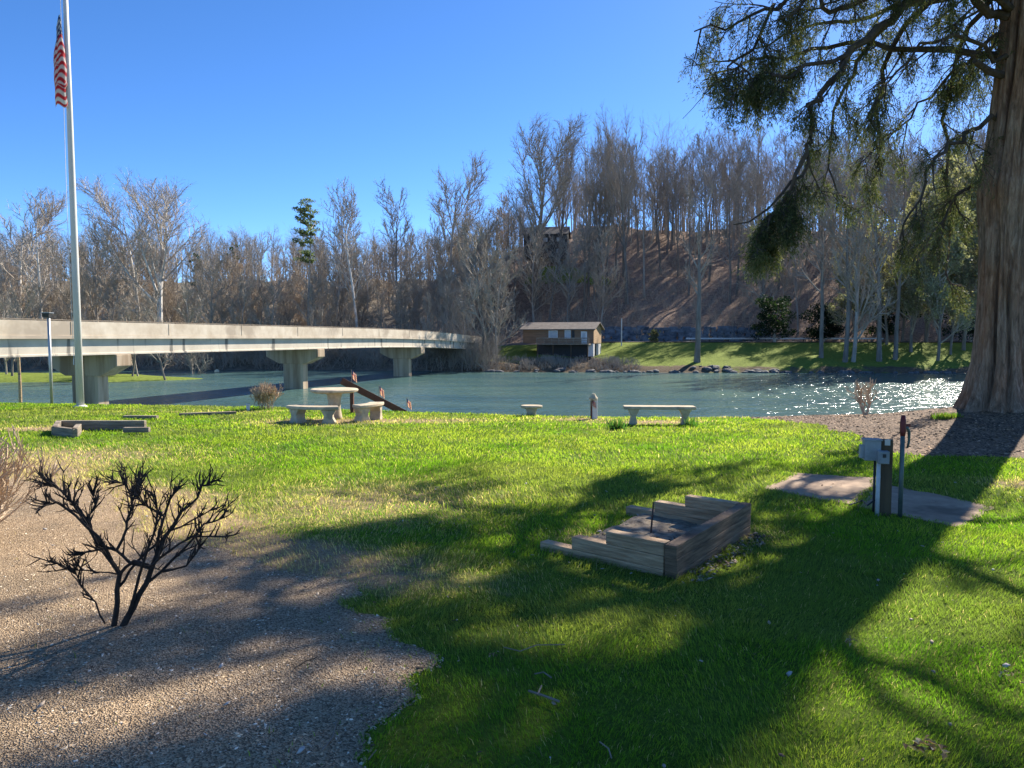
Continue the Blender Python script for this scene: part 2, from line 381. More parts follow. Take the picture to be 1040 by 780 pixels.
# ---- grass blades
rs = np.random.RandomState(11)
def scatter(n, y0, y1, side=1.0):
    # uniform over the trapezoid |x| < .74 y + side
    y = []; x = []
    while sum(len(a) for a in y) < n:
        a = rs.uniform(y0, y1, n); b = rs.uniform(-1, 1, n)*(.74*y1+side); k = np.abs(b) < .74*a+side
        y.append(a[k]); x.append(b[k])
    return np.concatenate(x)[:n], np.concatenate(y)[:n]
def zone_area(y0, y1, side=1.0): return (y1-y0)*(.74*(y0+y1)+2*side)
GX = []; GY = []; GW = []; GH = []
for y0, y1, dens, w, h in ((1.6, 3.4, 8200, .0027, .036), (3.4, 5.2, 6400, .0035, .038), (5.2, 7.5, 3800, .005, .042), (7.5, 11, 1700, .008, .05), (11, 15, 800, .012, .052), (15, 25, 380, .018, .055)):
    x, y = scatter(int(dens*zone_area(y0, y1)), y0, y1)
    k = ~blocked(x, y) & (y < np.interp(x, EX, EY)+1.0)
    x = x[k]; y = y[k]
    dr = dryness(x, y)+.7*vn(x*6, y*6)*.5
    k = rs.rand(len(x)) > np.clip((dr-.36)*2.2, 0, .72)
    x = x[k]; y = y[k]
    GX.append(x); GY.append(y); GW.append(np.full(len(x), w)); GH.append(np.full(len(x), h))
# stray grass creeping over the gravel edge
x = rs.uniform(-8, -.2, 26000); y = rs.uniform(1.5, 9.6, 26000); dd = gravel_edge(y)-x; k = (dd > 0) & (rs.rand(26000) < np.exp(-dd/.16)+.45*(fbm(x*2.6, y*2.6) > .64)*np.exp(-dd/1.3)+.02); x = x[k]; y = y[k]
GX.append(x); GY.append(y); GW.append(np.full(len(x), .004)); GH.append(np.full(len(x), .035))
GX, GY, GW, GH = map(np.concatenate, (GX, GY, GW, GH)); n = len(GX)
clump = fbm(GX*3.1, GY*3.1+7); tuft = vn(GX*14, GY*14)
hh = GH*(.45+.75*rs.rand(n))*(.55+1.0*clump)*(.75+.5*tuft)
ang = rs.rand(n)*2*np.pi; lean = (.25+.9*rs.rand(n))*hh
la = rs.rand(n)*2*np.pi*.5+vn(GX*2, GY*2)*6.28
dx, dy = np.cos(ang)*GW*.5, np.sin(ang)*GW*.5
lx, ly = np.cos(la)*lean, np.sin(la)*lean
GZ = HN(GX, GY)-.003
V = np.empty((n, 5, 3), np.float32)
V[:, 0] = np.stack([GX-dx, GY-dy, GZ], -1); V[:, 1] = np.stack([GX+dx, GY+dy, GZ], -1)
V[:, 2] = np.stack([GX+dx*.8+lx*.35, GY+dy*.8+ly*.35, GZ+hh*.6], -1); V[:, 3] = np.stack([GX-dx*.8+lx*.35, GY-dy*.8+ly*.35, GZ+hh*.6], -1)
V[:, 4] = np.stack([GX+lx, GY+ly, GZ+hh*.95], -1)
b = np.arange(n)[:, None]*5
Fc = np.concatenate([b+np.array([[0, 1, 2]]), b+np.array([[0, 2, 3]]), b+np.array([[3, 2, 4]])])
gr = np.array([.14, .27, .018]); yl = np.array([.31, .37, .05]); dk = np.array([.07, .15, .014]); st = np.array([.52, .42, .22])
t = np.clip(fbm(GX*.8+3, GY*.8)*2.2-.85+.06*np.clip(GY-6, 0, 6)+.35*(rs.rand(n)-.5), 0, 1)[:, None]
col = gr*(1-t)+yl*t
t2 = (rs.rand(n) < .25)[:, None]; col = np.where(t2, dk, col)
t4 = np.clip((fbm(GX*.45+20, GY*.6+3)-.52)*6, 0, .45)[:, None]; col = col*(1-t4)+np.array([.20, .20, .07])*t4
dr = dryness(GX, GY); t3 = (rs.rand(n) < np.clip(.04+(dr-.08)*1.7, .03, .95))[:, None]; col = np.where(t3, st*(.5+.8*rs.rand(n)[:, None]), col)
col = col*(.75+.5*rs.rand(n)[:, None])
col = np.repeat(col, 5, 0)
o = np_mesh('grass', V, Fc, M['grass'], col); tag(o, 'green lawn grass over the riverside yard', 'grass', kind='stuff')

# ---- chips
def chips(name, x, y, size, palette, flat, label, cat, zoff=0):
    n = len(x); Z = HN(x, y)+zoff
    base = np.array([(1, 0, 0), (.25, .8, .1), (-.7, .6, -.1), (-.9, -.3, .1), (0, -.85, 0), (.1, 0, .7), (0, .1, -.6)], float)
    V = base[None]*(1+.5*(rs.rand(n, 7, 3)-.5)); V = V*size[:, None, None]*np.array([1, .7, flat])
    a = rs.rand(n)*6.28; ca, sa = np.cos(a)[:, None], np.sin(a)[:, None]
    vx = V[..., 0]*ca-V[..., 1]*sa; vy = V[..., 0]*sa+V[..., 1]*ca
    ti = (rs.rand(n, 1)-.5)*1.2; tj = (rs.rand(n, 1)-.5)*1.2
    vz = V[..., 2]+vx*ti+vy*tj
    V = np.stack([vx+x[:, None], vy+y[:, None], vz+(Z+size*flat*.3)[:, None]], -1)
    f = np.array([(0, 1, 5), (1, 2, 5), (2, 3, 5), (3, 4, 5), (4, 0, 5), (1, 0, 6), (2, 1, 6), (3, 2, 6), (4, 3, 6), (0, 4, 6)])
    Fc = (np.arange(n)[:, None, None]*7+f[None]).reshape(-1, 3)
    pal = np.array(palette); c = pal[rs.randint(0, len(pal), n)]*(.7+.6*rs.rand(n, 1))
    o = np_mesh(name, V, Fc, M['chips'], np.repeat(c, 7, 0)); return tag(o, label, cat, kind='stuff')
x, y = [], []
for y0, y1, dn in ((1.6, 4.2, 4200), (4.2, 6.5, 3000), (6.5, 9.4, 1500)):
    nn = int(dn*(y1-y0)*(.74*y1+1.5)); a = rs.uniform(-.74*y1-1.5, .2, nn); bb = rs.uniform(y0, y1, nn)
    k = (a < gravel_edge(bb)+.03) & (a > -.74*bb-1.5); x.append(a[k]); y.append(bb[k])
x, y = np.concatenate(x), np.concatenate(y)
chips('gravel', x, y, .0045+.012*rs.rand(len(x))**2.2, [(.60, .44, .27), (.46, .33, .20), (.70, .56, .38), (.18, .13, .085), (.50, .41, .30), (.74, .63, .48), (.33, .23, .14)], .5, 'tan and brown pea gravel covering the bed at lower left', 'gravel')
x = rs.uniform(5, 18, 46000); y = rs.uniform(9.6, 19.3, 46000); k = in_mulch(x, y); x, y = x[k], y[k]
chips('wood_chips', x, y, .012+.03*rs.rand(len(x))**2, [(.24, .155, .09), (.13, .085, .055), (.42, .30, .20), (.06, .04, .03), (.30, .21, .13)], .35, 'brown wood chips and leaf mulch around the big trunk', 'mulch')
# scattered dead leaves on the lawn
x, y = scatter(620, 2.2, 12); k = ~in_mulch(x, y) & ~inpoly(x, y, [(p.x, p.y) for p in BED]); x, y = x[k], y[k]
chips('leaf_litter', x, y, .008+.016*rs.rand(len(x))**2, [(.36, .29, .22), (.22, .15, .10), (.45, .42, .38), (.12, .08, .06)], .25, 'scattered dead leaves lying in the lawn', 'leaves', .022)

# ------------------------------------------------------------------ far ground, island, river
xf = np.unique(np.concatenate([np.linspace(-420, -150, 50), np.linspace(-150, 150, 260), np.linspace(150, 420, 50)]))
yf = np.unique(np.concatenate([np.linspace(112, 165, 90), np.linspace(165, 290, 90), np.linspace(290, 700, 40)]))
def sdist(x, y): return y-np.interp(x, SX, SY)
def is_bank(x, y): return (x > -9) & (sdist(x, y) < 23)
def fgcol(x, y):
    s = sdist(x, y)
    c = .35*np.exp(-np.clip(s-1, 0, 99)**2/6)+.30*np.exp(-((x-12)**2/90+(s-5)**2/25))-.10*(x > 20)-.05
    return np.stack([c]*3, -1)
grid('far_bank', xf, yf, HF, M['fargrass'], keep=is_bank, colf=fgcol)
grid('hillside', xf, yf, HF, M['hill'], keep=lambda x, y: ~is_bank(x, y), colf=lambda x, y: np.stack([np.clip((15-x)/60, 0, 1)*.8]*3, -1))
# road beyond the far lawn
xr_ = np.linspace(14, 160, 90); P = []
V = []; 
for x_ in xr_:
    for s_ in (23.5, 30.5): 
        y_ = s_+interp(x_, SX, SY); V.append((x_, y_, hf(x_, y_)+.12))
Fc = [(2*k, 2*k+2, 2*k+3, 2*k+1) for k in range(len(xr_)-1)]
mb = MB(); mb.add(V, Fc); tag(mb.build('road', M['asphalt']), kind='structure')
# island
def HI(x, y):
    d = ((x+78)/36.0)**2+((y-106+.04*(x+42))/11.0)**2+.35*(fbm(x*.15, y*.15)-.5)
    return WZ-1.2+1.75*np.clip(1.35-d, 0, 1)**.6
grid('island', np.linspace(-125, -36, 120), np.linspace(90, 124, 60), HI, M['fargrass'], colf=lambda x, y: np.zeros((len(x), 3))-.06)
mb = MB(); mb.add([(-420, 19, WZ), (420, 19, WZ), (420, 160, WZ), (-420, 160, WZ)], [(0, 1, 2, 3)]); tag(mb.build('river', M['water']), kind='structure')
# outer ground to the horizon
mb = MB(); mb.add([(-900, -500, -8.5), (900, -500, -8.5), (900, 900, -8.5), (-900, 900, -8.5)], [(0, 1, 2, 3)]); tag(mb.build('terrain', M['hill']), kind='structure')

# ------------------------------------------------------------------ bare trees
def vrand(r): return Vector((r.gauss(0, 1), r.gauss(0, 1), r.gauss(0, 1))).normalized()
def branch(r, p, d, L, n, up, wob):
    pts = [p.copy()]; d = d.normalized()
    for k in range(n):
        d = (d+vrand(r)*wob+Vector((0, 0, up))).normalized(); p = p+d*(L/n); pts.append(p.copy())
    return pts
def perp(r, d, ang):
    a = vrand(r); a = (a-d*a.dot(d)).normalized(); return d*math.cos(ang)+a*math.sin(ang)
def sample(pts, t):
    f = t*(len(pts)-1); k = min(int(f), len(pts)-2); f -= k
    return pts[k].lerp(pts[k+1], f), (pts[k+1]-pts[k]).normalized()
def ribbon(G, r, p, q, w):
    d = (q-p); a = d.cross(vrand(r))
    if a.length < 1e-6: return
    a = a.normalized()*w*.5; G.add([p-a, p+a, q], [(0, 1, 2)])
STY = {
 'lone':   dict(H=27, r0=.55, first=.42, nl=14, la=(.5, 1.0), ll=(.22, .16), up=.10, nb=7, nt=7, nf=4, lean=.01, wob=.03),
 'tall':   dict(H=26.5, r0=.28, first=.36, nl=22, la=(.5, .95), ll=(.30, .20), up=.11, nb=8, nt=6, nf=4, lean=.02, wob=.05),
 'spread': dict(H=23, r0=.50, first=.28, nl=17, la=(.45, 1.0), ll=(.58, .36), up=.09, nb=12, nt=9, nf=4, lean=.03, wob=.06),
 'brushy': dict(H=19, r0=.20, first=.14, nl=22, la=(.5, 1.0), ll=(.36, .2), up=.10, nb=9, nt=8, nf=4, lean=.06, wob=.09),
 'fork':   dict(H=25, r0=.60, first=.34, nl=16, la=(.35, .9), ll=(.60, .40), up=.08, nb=13, nt=9, nf=4, lean=.02, wob=.05),
}
def bare_meshes(seed, style, lean=None, hscale=1, leaves=None, tw=1.0, dens=1.0):
    S = STY[style]; r = random.Random(seed); T = MB(); G = MB(); LF = []
    H = S['H']*hscale; d0 = Vector((r.uniform(-1, 1)*S['lean'], r.uniform(-1, 1)*S['lean'], 1)) if lean is None else Vector(lean)
    tr = branch(r, Vector((0, 0, -.5)), d0, H, 12, .05, S['wob'])
    rad = [S['r0']*hscale*(1.25 if k == 0 else 1)*(1-k/12)**.8+.03 for k in range(13)]
    T.tube(tr, rad, 7)
    def twig(p, d, L, lev):
        q = p+(d+Vector((0, 0, .15))).normalized()*L; ribbon(G, r, p, q, .075*tw if lev == 0 else .045*tw)
        if lev == 0:
            for _ in range(S['nf']):
                t = r.uniform(.2, 1); pp = p.lerp(q, t); dd = perp(r, d, r.uniform(.3, .9)); twig(pp, dd, L*r.uniform(.35, .7), 1)
        elif leaves:
            for _ in range(leaves): LF.append(p.lerp(q, r.uniform(0, 1.2))+vrand(r)*.25)
    nl = int(S['nl']*dens)
    for i in range(nl):
        t = S['first']+(1-S['first'])*(i+r.random())/nl*.97; p, d = sample(tr, t)
        rr = rad[min(12, int(t*12))]; Lm = H*(S['ll'][0]+(S['ll'][1]-S['ll'][0])*t)*r.uniform(.7, 1.2)
        b1 = branch(r, p, perp(r, d, r.uniform(*S['la'])), Lm, 6, S['up'], S['wob']*1.5)
        r1 = [max(.025, rr*.55*(1-k/6)**.9) for k in range(7)]; (T if (style in ('fork', 'spread') and i < 5) else G).tube(b1, r1, 5 if style == 'fork' else 4, False)
        for j in range(S['nb']):
            t2 = .22+.78*(j+r.random())/S['nb']; p2, d2 = sample(b1, t2); L2 = Lm*.42*r.uniform(.6, 1.15)*(1.15-.5*t2)
            b2 = branch(r, p2, perp(r, d2, r.uniform(.4, .95)), L2, 4, .12, .14)
            G.tube(b2, [max(.022, .085*hscale*(1-k/4)) for k in range(5)], 3, False)
            for m_ in range(S['nt']):
                p3, d3 = sample(b2, .15+.85*(m_+r.random())/S['nt']); twig(p3, perp(r, d3, r.uniform(.3, .85)), L2*.45*r.uniform(.6, 1.3), 0)
    return T, G, LF
def to_mesh(mb, name, m):
    o = mb.build(name, m); me = o.data; bpy.data.objects.remove(o); return me
def leafmesh(name, pts, sz, pal, seed, m):
    r = np.random.RandomState(seed); P = np.array([tuple(p) for p in pts]); n = len(P)
    a = r.normal(size=(n, 3)); a /= np.linalg.norm(a, axis=1)[:, None]; b = np.cross(a, r.normal(size=(n, 3))); b /= np.linalg.norm(b, axis=1)[:, None]
    s = sz*(.6+.8*r.rand(n, 1)); V = np.stack([P-a*s, P+b*s*.5, P+a*s, P-b*s*.5], 1)
    c = np.array(pal)[r.randint(0, len(pal), n)]*(.7+.6*r.rand(n, 1))
    o = np_mesh(name, V, np.arange(4*n).reshape(-1, 4), m, np.repeat(c, 4, 0)); me = o.data; bpy.data.objects.remove(o); return me
VAR = {}
def variant(key, seed, style, bm='bark', tm='twig', **k):
    T, G, LF = bare_meshes(seed, style, **k)
    VAR[key] = (to_mesh(T, 'trunk', M[bm]), to_mesh(G, 'crown', M[tm]), LF)
for i in range(5): variant('tall%d' % i, 100+i, 'tall', 'bark' if i == 1 else 'darkbark', 'twig_dark')
for i in range(3): variant('tallp%d' % i, 120+i, 'tall', 'bark', 'twig' if i else 'twig_red')
variant('tallone', 130, 'lone', 'darkbark', 'twig_dark')
for i in range(3): variant('spread%d' % i, 200+i, 'spread')
for i in range(4): variant('brushy%d' % i, 300+i, 'brushy', 'bark' if i % 2 else 'darkbark', 'twig_red' if i == 2 else 'twig')
variant('fork0', 401, 'fork', 'darkbark', 'twig_dark'); variant('fork1', 402, 'fork', 'darkbark', 'twig_dark')
variant('white0', 501, 'fork', 'white_bark', 'twig_pale'); variant('white1', 502, 'spread', 'white_bark', 'twig_pale'); variant('white2', 503, 'tall', 'white_bark', 'twig_pale')
for i in range(2):
    T, G, LF = bare_meshes(600+i, 'brushy', leaves=3, hscale=1.15)
    VAR['leaf%d' % i] = (to_mesh(T, 'trunk', M['darkbark']), to_mesh(G, 'crown', M['twig']), LF, leafmesh('foliage', LF, .17, [(.27, .26, .16), (.36, .34, .23), (.20, .20, .12)], 5+i, M['leafy']))
def place_tree(key, x, y, sc, rz, name, label, group=None, lean=(0, 0), z=None, cat='tree', wid=1.0):
    v = VAR[key]; root = empty(name, (x, y, (hf(x, y) if z is None else z)-.2), rz, label, cat, group); root.scale = (sc*wid, sc*wid, sc)
    root.rotation_euler = (lean[0], lean[1], rz)
    for nm, me in (('trunk', v[0]), ('crown', v[1])): link(bpy.data.objects.new(nm, me), root)
    if len(v) > 3: link(bpy.data.objects.new('foliage', v[3]), root)
    return root
def px_tree(key, px, Y, top, name, label, **k):
    """stand a tree at picture column px, distance Y, its top at row top"""
    x = (px-520)/F*Y; z = k.pop('z', None); zz = hf(x, Y) if z is None else z
    H = at(px, top, Y).z-zz; sty = {'t': 30, 's': 30, 'b': 19, 'f': 34, 'w': 0, 'l': 21.85}[key[0]]
    if key[0] == 'w': sty = {'white0': 34, 'white1': 30, 'white2': 30}[key]
    return place_tree(key, x, Y, H/sty*(1.1 if key[0] in 'fws' else 1.03), k.pop('rz', rnd.uniform(0, 6.28)), name, label, z=z, **k)
# named trees
px_tree('white0', 163, 141, 176, 'sycamore', 'tall white barked sycamore with two main stems, highest tree behind the bridge at left', rz=1.2)
px_tree('white1', 143, 146, 196, 'sycamore', 'slimmer pale sycamore just left of the tallest one behind the bridge', rz=3)
px_tree('white1', 22, 146, 204, 'sycamore', 'wide pale bare tree at the left edge of the photo behind the bridge', rz=.5)
px_tree('white2', 44, 142, 206, 'bare_tree', 'tall pale thin tree directly left of the flagpole', rz=.8)
px_tree('spread0', 98, 144, 232, 'bare_tree', 'round topped bare tree between the flagpole and the tall sycamore')
px_tree('white2', 264, 147, 246, 'bare_tree', 'short crooked white trunk showing amid grey woods left of the pine', lean=(0, -.05))
px_tree('spread1', 210, 139, 258, 'bare_tree', 'dark wide branched leaning tree behind the bridge right of the sycamore', lean=(0, .2))
px_tree('white2', 365, 146, 198, 'bare_tree', 'white trunked tree leaning left, beside the pine above the bridge', lean=(0, -.09), rz=0)
px_tree('tall1', 340, 150, 205, 'bare_tree', 'thin grey tree between the pine and the leaning white trunk')
px_tree('spread2', 456, 178, 172, 'bare_tree', 'round crowned bare tree on the skyline above the end of the bridge')
px_tree('tall0', 404, 165, 190, 'bare_tree', 'bare skyline tree with paired tops left of the round crowned one')
px_tree('fork0', 543, 178, 130, 'bare_tree', 'huge dark bare tree with a wide fan crown left of the hilltop house', rz=.4, wid=1.05)
px_tree('fork1', 567, 186, 136, 'bare_tree', 'tall forked dark tree immediately right of the hilltop house', rz=2, wid=.6)
px_tree('fork0', 607, 180, 134, 'bare_tree', 'forked dark tree standing right above the cabin roof', rz=2.6, wid=.6)
px_tree('fork1', 636, 176, 128, 'bare_tree', 'tall dense topped dark tree above the right end of the cabin', rz=4, wid=.55)
px_tree('brushy0', 490, 133, 238, 'bare_tree', 'broad brushy brown tree on the far shore between bridge end and cabin', rz=1)
px_tree('brushy3', 505, 134, 262, 'bare_tree', 'small brushy tree on the far shore just left of the cabin', rz=2)
px_tree('tallone', 708, 131.5, 185, 'bare_tree', 'lone grey tree with a thick straight trunk at the water edge of the far lawn', rz=2, wid=.9)
for k, (px, Y, top, key, lb) in enumerate(((834, 134, 150, 'tall2', 'slim dark tree on the far lawn, first right of the dark evergreen'), (858, 131, 130, 'tall0', 'tall straight dark tree on the far lawn, second right of the dark evergreen'),
        (866, 131, 190, 'brushy1', 'leaning brushy tree beside the tall straight one on the far lawn'), (893, 131, 120, 'tall4', 'tall dark trunk on the far lawn seen left of the pale green trees'),
        (909, 132, 140, 'tall2', 'dark trunk on the far lawn in front of the pale green trees'))):
    px_tree(key, px, Y, top, 'bare_tree', lb, rz=k*1.3)
for k, (px, Y, top, lb) in enumerate(((925, 138, 215, 'pale olive leafing tree, leftmost of those beside the big trunk across the river'), (952, 131, 225, 'low branched pale olive tree on the far shore nearest the water beside the big trunk'),
        (978, 140, 200, 'pale olive tree partly hidden by the big trunk across the river'), (1012, 135, 205, 'pale olive tree behind the big trunk on the far shore'), (900, 145, 235, 'small olive tree behind the dark trunks on the far lawn'), (868, 147, 262, 'low olive tree on the far lawn right of the dark evergreen'), (940, 150, 190, 'tall pale olive tree behind the low branched one across the river'), (915, 153, 225, 'olive tree at the road edge behind the slim dark trunks'), (965, 136, 250, 'small olive tree at the waterline left of the big trunk'))):
    px_tree('leaf%d' % (k % 2), px, Y, top, 'leafing_tree', lb, group='pale green trees at the right end of the far lawn', rz=k*1.1, wid=.95)
# island trees
for k, (px, Y, top, ln, lb) in enumerate(((168, 103, 300, .22, 'dark leaning tree on the small island seen under the bridge, rightmost'), (140, 107, 310, -.1, 'dark trunk at the middle of the island seen under the bridge'),
        (134, 106, 300, .15, 'dark trunk paired with another at the middle of the island'), (196, 121, 300, .1, 'pale slanting trunk behind the island seen under the bridge'), (12, 104, 290, -.1, 'dark trunk at the left end of the island'), (6, 109, 300, .05, 'second dark trunk at the left end of the island'))):
    x = (px-520)/F*Y; px_tree('brushy%d' % (k % 4), px, Y, top, 'bare_tree', lb, lean=(0, ln), z=max(float(HI(x, Y)), WZ-.1) if k != 3 else None)
# woods
def scatter_woods(n, lo, hi, s0, s1, hmin, hmax, keys, name, label, group, mind, seed, wid=1.0, pw=1.0):
    r = random.Random(seed); pts = []; t = 0
    while len(pts) < n and t < n*400:
        t += 1; u = r.uniform(lo, hi); s = s0+(s1-s0)*r.random()**pw; Y = 130+s; x = u*Y; Y = interp(x, SX, SY)+s
        if any((x-a)**2+(Y-b)**2 < mind*mind for a, b in pts): continue
        if abs(x-9) < 9 and 176 < Y < 200: continue
        if 1 < x < 22 and Y < 160: continue
        if 20 < x < 60 and Y < 161: continue
        pts.append((x, Y)); k = r.choice(keys); h = r.uniform(hmin, hmax); sty = {'t': 30, 's': 30, 'b': 19, 'f': 34, 'w': 30}[k[0]]
        place_tree(k, x, Y, h/sty, r.uniform(0, 6.28), name, label, group, lean=(r.uniform(-.04, .04), r.uniform(-.04, .04)), wid=wid*r.uniform(.85, 1.2))
TLP = ['tallp0', 'tallp1', 'tallp2']; TL = ['tall0', 'tall1', 'tall2', 'tall3', 'tall4']; BR = ['brushy0', 'brushy1', 'brushy2', 'brushy3']
scatter_woods(60, -.74, -.06, 2, 26, 11, 15.5, BR, 'bare_tree', 'one of the brushy bare trees along the far shore behind the bridge', 'brushy trees along the shore behind the bridge', 3.2, 1)
scatter_woods(75, -.76, -.04, 20, 90, 15, 21, TLP+BR+['white2'], 'bare_tree', 'one of the grey bare woodland trees filling the slope behind the bridge', 'bare trees of the slope behind the bridge', 4, 2)
scatter_woods(28, -.10, .12, 30, 62, 15, 24, TL+BR, 'bare_tree', 'one of the thin bare trees on the slope behind the cabin', 'thin bare trees behind the cabin', 3, 3)
scatter_woods(75, .10, .66, 50, 108, 25, 34, TL, 'bare_tree', 'one of the tall straight bare trees on the brown leaf covered hill', 'tall bare trees on the leaf covered hill', 4, 4, .9)
scatter_woods(28, .30, .72, 34, 60, 14, 24, TL+['brushy0', 'tallp1'], 'bare_tree', 'one of the slim bare trees low on the hill behind the far lawn', 'slim bare trees at the foot of the hill', 4, 5)
# distant woods, one mass
def woods_mass(name, n, lo, hi, s0, s1, h0, h1, seed, label):
    r = random.Random(seed); G = MB()
    for _ in range(n):
        u = r.uniform(lo, hi); s = r.uniform(s0, s1); Y = 130+s; x = u*Y; z = hf(x, Y); h = r.uniform(h0, h1)
        tr = branch(r, Vector((x, Y, z-.3)), Vector((0, 0, 1)), h, 6, .02, .06); G.tube(tr, [.22*(1-k/7)+.02 for k in range(7)], 4, False)
        for k in range(26):
            p, d = sample(tr, .3+.7*(k+r.random())/26); L = h*.22*r.uniform(.5, 1.2); d1 = perp(r, d, r.uniform(.4, .9)); q = p+(d1+Vector((0, 0, .25))).normalized()*L; ribbon(G, r, p, q, .12)
            for _ in range(6):
                pp = p.lerp(q, r.uniform(.25, 1)); d2 = perp(r, d1, r.uniform(.3, .8)); q2 = pp+(d2+Vector((0, 0, .3))).normalized()*L*.5; ribbon(G, r, pp, q2, .07)
                for _ in range(2):
                    p3 = pp.lerp(q2, r.uniform(.3, 1)); ribbon(G, r, p3, p3+(perp(r, d2, .6)+Vector((0, 0, .2)))*L*.3, .05)
    return tag(G.build(name, M['twig']), label, 'woods', kind='stuff')
woods_mass('distant_woods', 330, -.80, .02, 85, 150, 14, 19, 21, 'distant grey brown bare woodland behind the bridge and river')
woods_mass('ridge_woods', 380, .06, .80, 84, 140, 12, 30, 22, 'bare woodland along the ridge of the right hill')
# brush
def brush(name, n, f, h0, h1, seed, label, m, spread=.5):
    r = random.Random(seed); G = MB()
    for _ in range(n):
        x, Y = f(r); z = hf(x, Y); h = r.uniform(h0, h1)
        for _ in range(5):
            p = Vector((x+r.gauss(0, .4), Y+r.gauss(0, .4), z-.1)); d = Vector((r.gauss(0, spread), r.gauss(0, spread), 1)).normalized(); q = p+d*h*r.uniform(.6, 1); ribbon(G, r, p, q, .07)
            for _ in range(5):
                a = p.lerp(q, r.uniform(.2, .95)); ribbon(G, r, a, a+(perp(r, d, r.uniform(.3, .9))+Vector((0, 0, .1)))*h*.35, .045)
    return tag(G.build(name, m), label, 'brush', kind='stuff')
def shoreL(r):
    x = r.uniform(-115, -3); return x, interp(x, SX, SY)+abs(r.gauss(0, 1))*9
brush('undergrowth', 2400, shoreL, 2, 7, 31, 'tangled bare brush along the shore under and behind the bridge', M['twig'])
def hillb(r):
    u = r.uniform(-.05, .66); s = r.uniform(33, 100); return u*(128+s), 126+s
brush('hill_brush', 1100, hillb, 1.5, 6, 32, 'thin saplings over the leaf covered hill', M['twig_red'], .3)
def cab(r):
    x = r.uniform(-8, 22); return x, interp(x, SX, SY)+r.uniform(.5, 7)
brush('shore_reeds', 420, cab, .5, 1.5, 33, 'dry weeds and brush on the shore below the cabin', M['twig'], .35)

# ------------------------------------------------------------------ evergreens across the river
def evergreen(name, px, Y, top, width, label, pal, trunk_h, seed, n=5000, blob=True, layers=None):
    r = random.Random(seed); x = (px-520)/F*Y; z = hf(x, Y); H = at(px, top, Y).z-z; root = empty(name, (x, Y, z), 0, label, 'tree')
    T = MB(); tr = branch(r, Vector((0, 0, -.3)), Vector((0, 0, 1)), H*.97, 8, .05, .04); T.tube(tr, [.28*(1-k/9)+.03 for k in range(9)], 7)
    pts = []
    W = width/F*Y*.5
    if layers is None:
        cl = [(Vector((r.gauss(0, .45)*W, r.gauss(0, .45)*W, H*r.uniform(.12, .92))), W*r.uniform(.22, .42)) for _ in range(46)]
        cl = [(c, s) for c, s in cl if (c.x/W)**2+((c.z/H-.45)/.55)**2 < 1.05]
    else:
        cl = []
        for (f, w, k) in layers:
            for _ in range(k):
                a = r.uniform(0, 6.28); q = r.uniform(.25, 1)*w*W; c = Vector((math.cos(a)*q, math.sin(a)*q, H*f+r.gauss(0, .25)))
                cl.append((c, W*.30)); p, d = sample(tr, min(.99, f*.97)); T.tube([p, c*.6+p*.4, c], [.09, .06, .03], 4, False); cl.append((p.lerp(c, .6)+vrand(r)*.3, W*.15))
    for c, s in cl:
        for _ in range(n//len(cl)):
            v = vrand(r)*s*r.random()**.4; v.z *= .6 if layers is None else .35; pts.append(c+v)
    T.build('trunk', M['bark'], root); link(bpy.data.objects.new('crown', leafmesh('crown', pts, .22 if layers is None else .2, pal, seed, M['needle'])), root)
DG = [(.015, .03, .014), (.025, .045, .018), (.01, .02, .012)]
evergreen('evergreen_tree', 786, 150, 297, 50, 'dark rounded evergreen at the back of the far lawn', DG, 1, 71)
evergreen('evergreen_tree', 836, 156, 306, 40, 'dark evergreen shrub right of the rounded one behind slim trunks', DG, 1, 72)
evergreen('evergreen_tree', 985, 150, 300, 60, 'dark evergreen behind the pale green trees beside the big trunk', DG, 1, 73)
evergreen('evergreen_tree', 900, 158, 300, 46, 'dark evergreen behind the slim trunks at the middle of the far lawn', DG, 1, 77)
evergreen('pine_tree', 313, 150, 203, 38, 'tall pine with flat layered green tufts rising above the bridge', [(.14, .18, .08), (.18, .22, .10), (.10, .13, .06)], 1, 74, 4200,
          layers=[(.98, .25, 5), (.93, .7, 9), (.87, .95, 10), (.80, .8, 9), (.74, .6, 6), (.66, .4, 4), (.62, .5, 5)])
evergreen('evergreen_tree', 205, 215, 252, 18, 'small rounded evergreen on the left skyline right of the sycamore', [(.03, .05, .02)], 1, 75, 1500)
evergreen('evergreen_tree', 240, 222, 243, 14, 'small pointed evergreen on the left skyline', [(.03, .05, .02)], 1, 76, 1500)
evergreen('shrub', 664, 152, 334, 12, 'small pale shrub at the roadside right of the cabin', [(.22, .22, .12), (.16, .15, .08)], 1, 78, 900)

# ------------------------------------------------------------------ bridge
def bc(Y): return -25.4+.303*(Y-86.6)
TD = Vector((.303, 1, 0)).normalized(); ND = Vector((TD.y, -TD.x, 0)); HW = 3.55
def zt(Y): return 2.88-1.0*max(0, (Y-95)/42)**2*.9
root = empty('road_bridge', (bc(60), 60, WZ), 0, 'long concrete girder bridge crossing the river on wide piers', 'bridge')
st = [30+5*k for k in range(24)]
def sweep(prof, name, m):      # prof: closed list of (n offset, z offset)
    V = []; k = len(prof)
    for Y in st:
        c = Vector((bc(Y), Y, 0))
        for a, z in prof: V.append(c+ND*a+Vector((0, 0, zt(Y)+z))-Vector(root.location))
    Fc = [(i*k+j, i*k+(j+1) % k, (i+1)*k+(j+1) % k, (i+1)*k+j) for i in range(len(st)-1) for j in range(k)]+[tuple(range(k))[::-1], tuple(range((len(st)-1)*k, len(st)*k))]
    mb = MB(); mb.add(V, Fc); return mb.build(name, m, root)
sweep([(-HW, -1.12), (HW, -1.12), (HW, -1.36), (-HW, -1.36)], 'deck', M['parapet'])
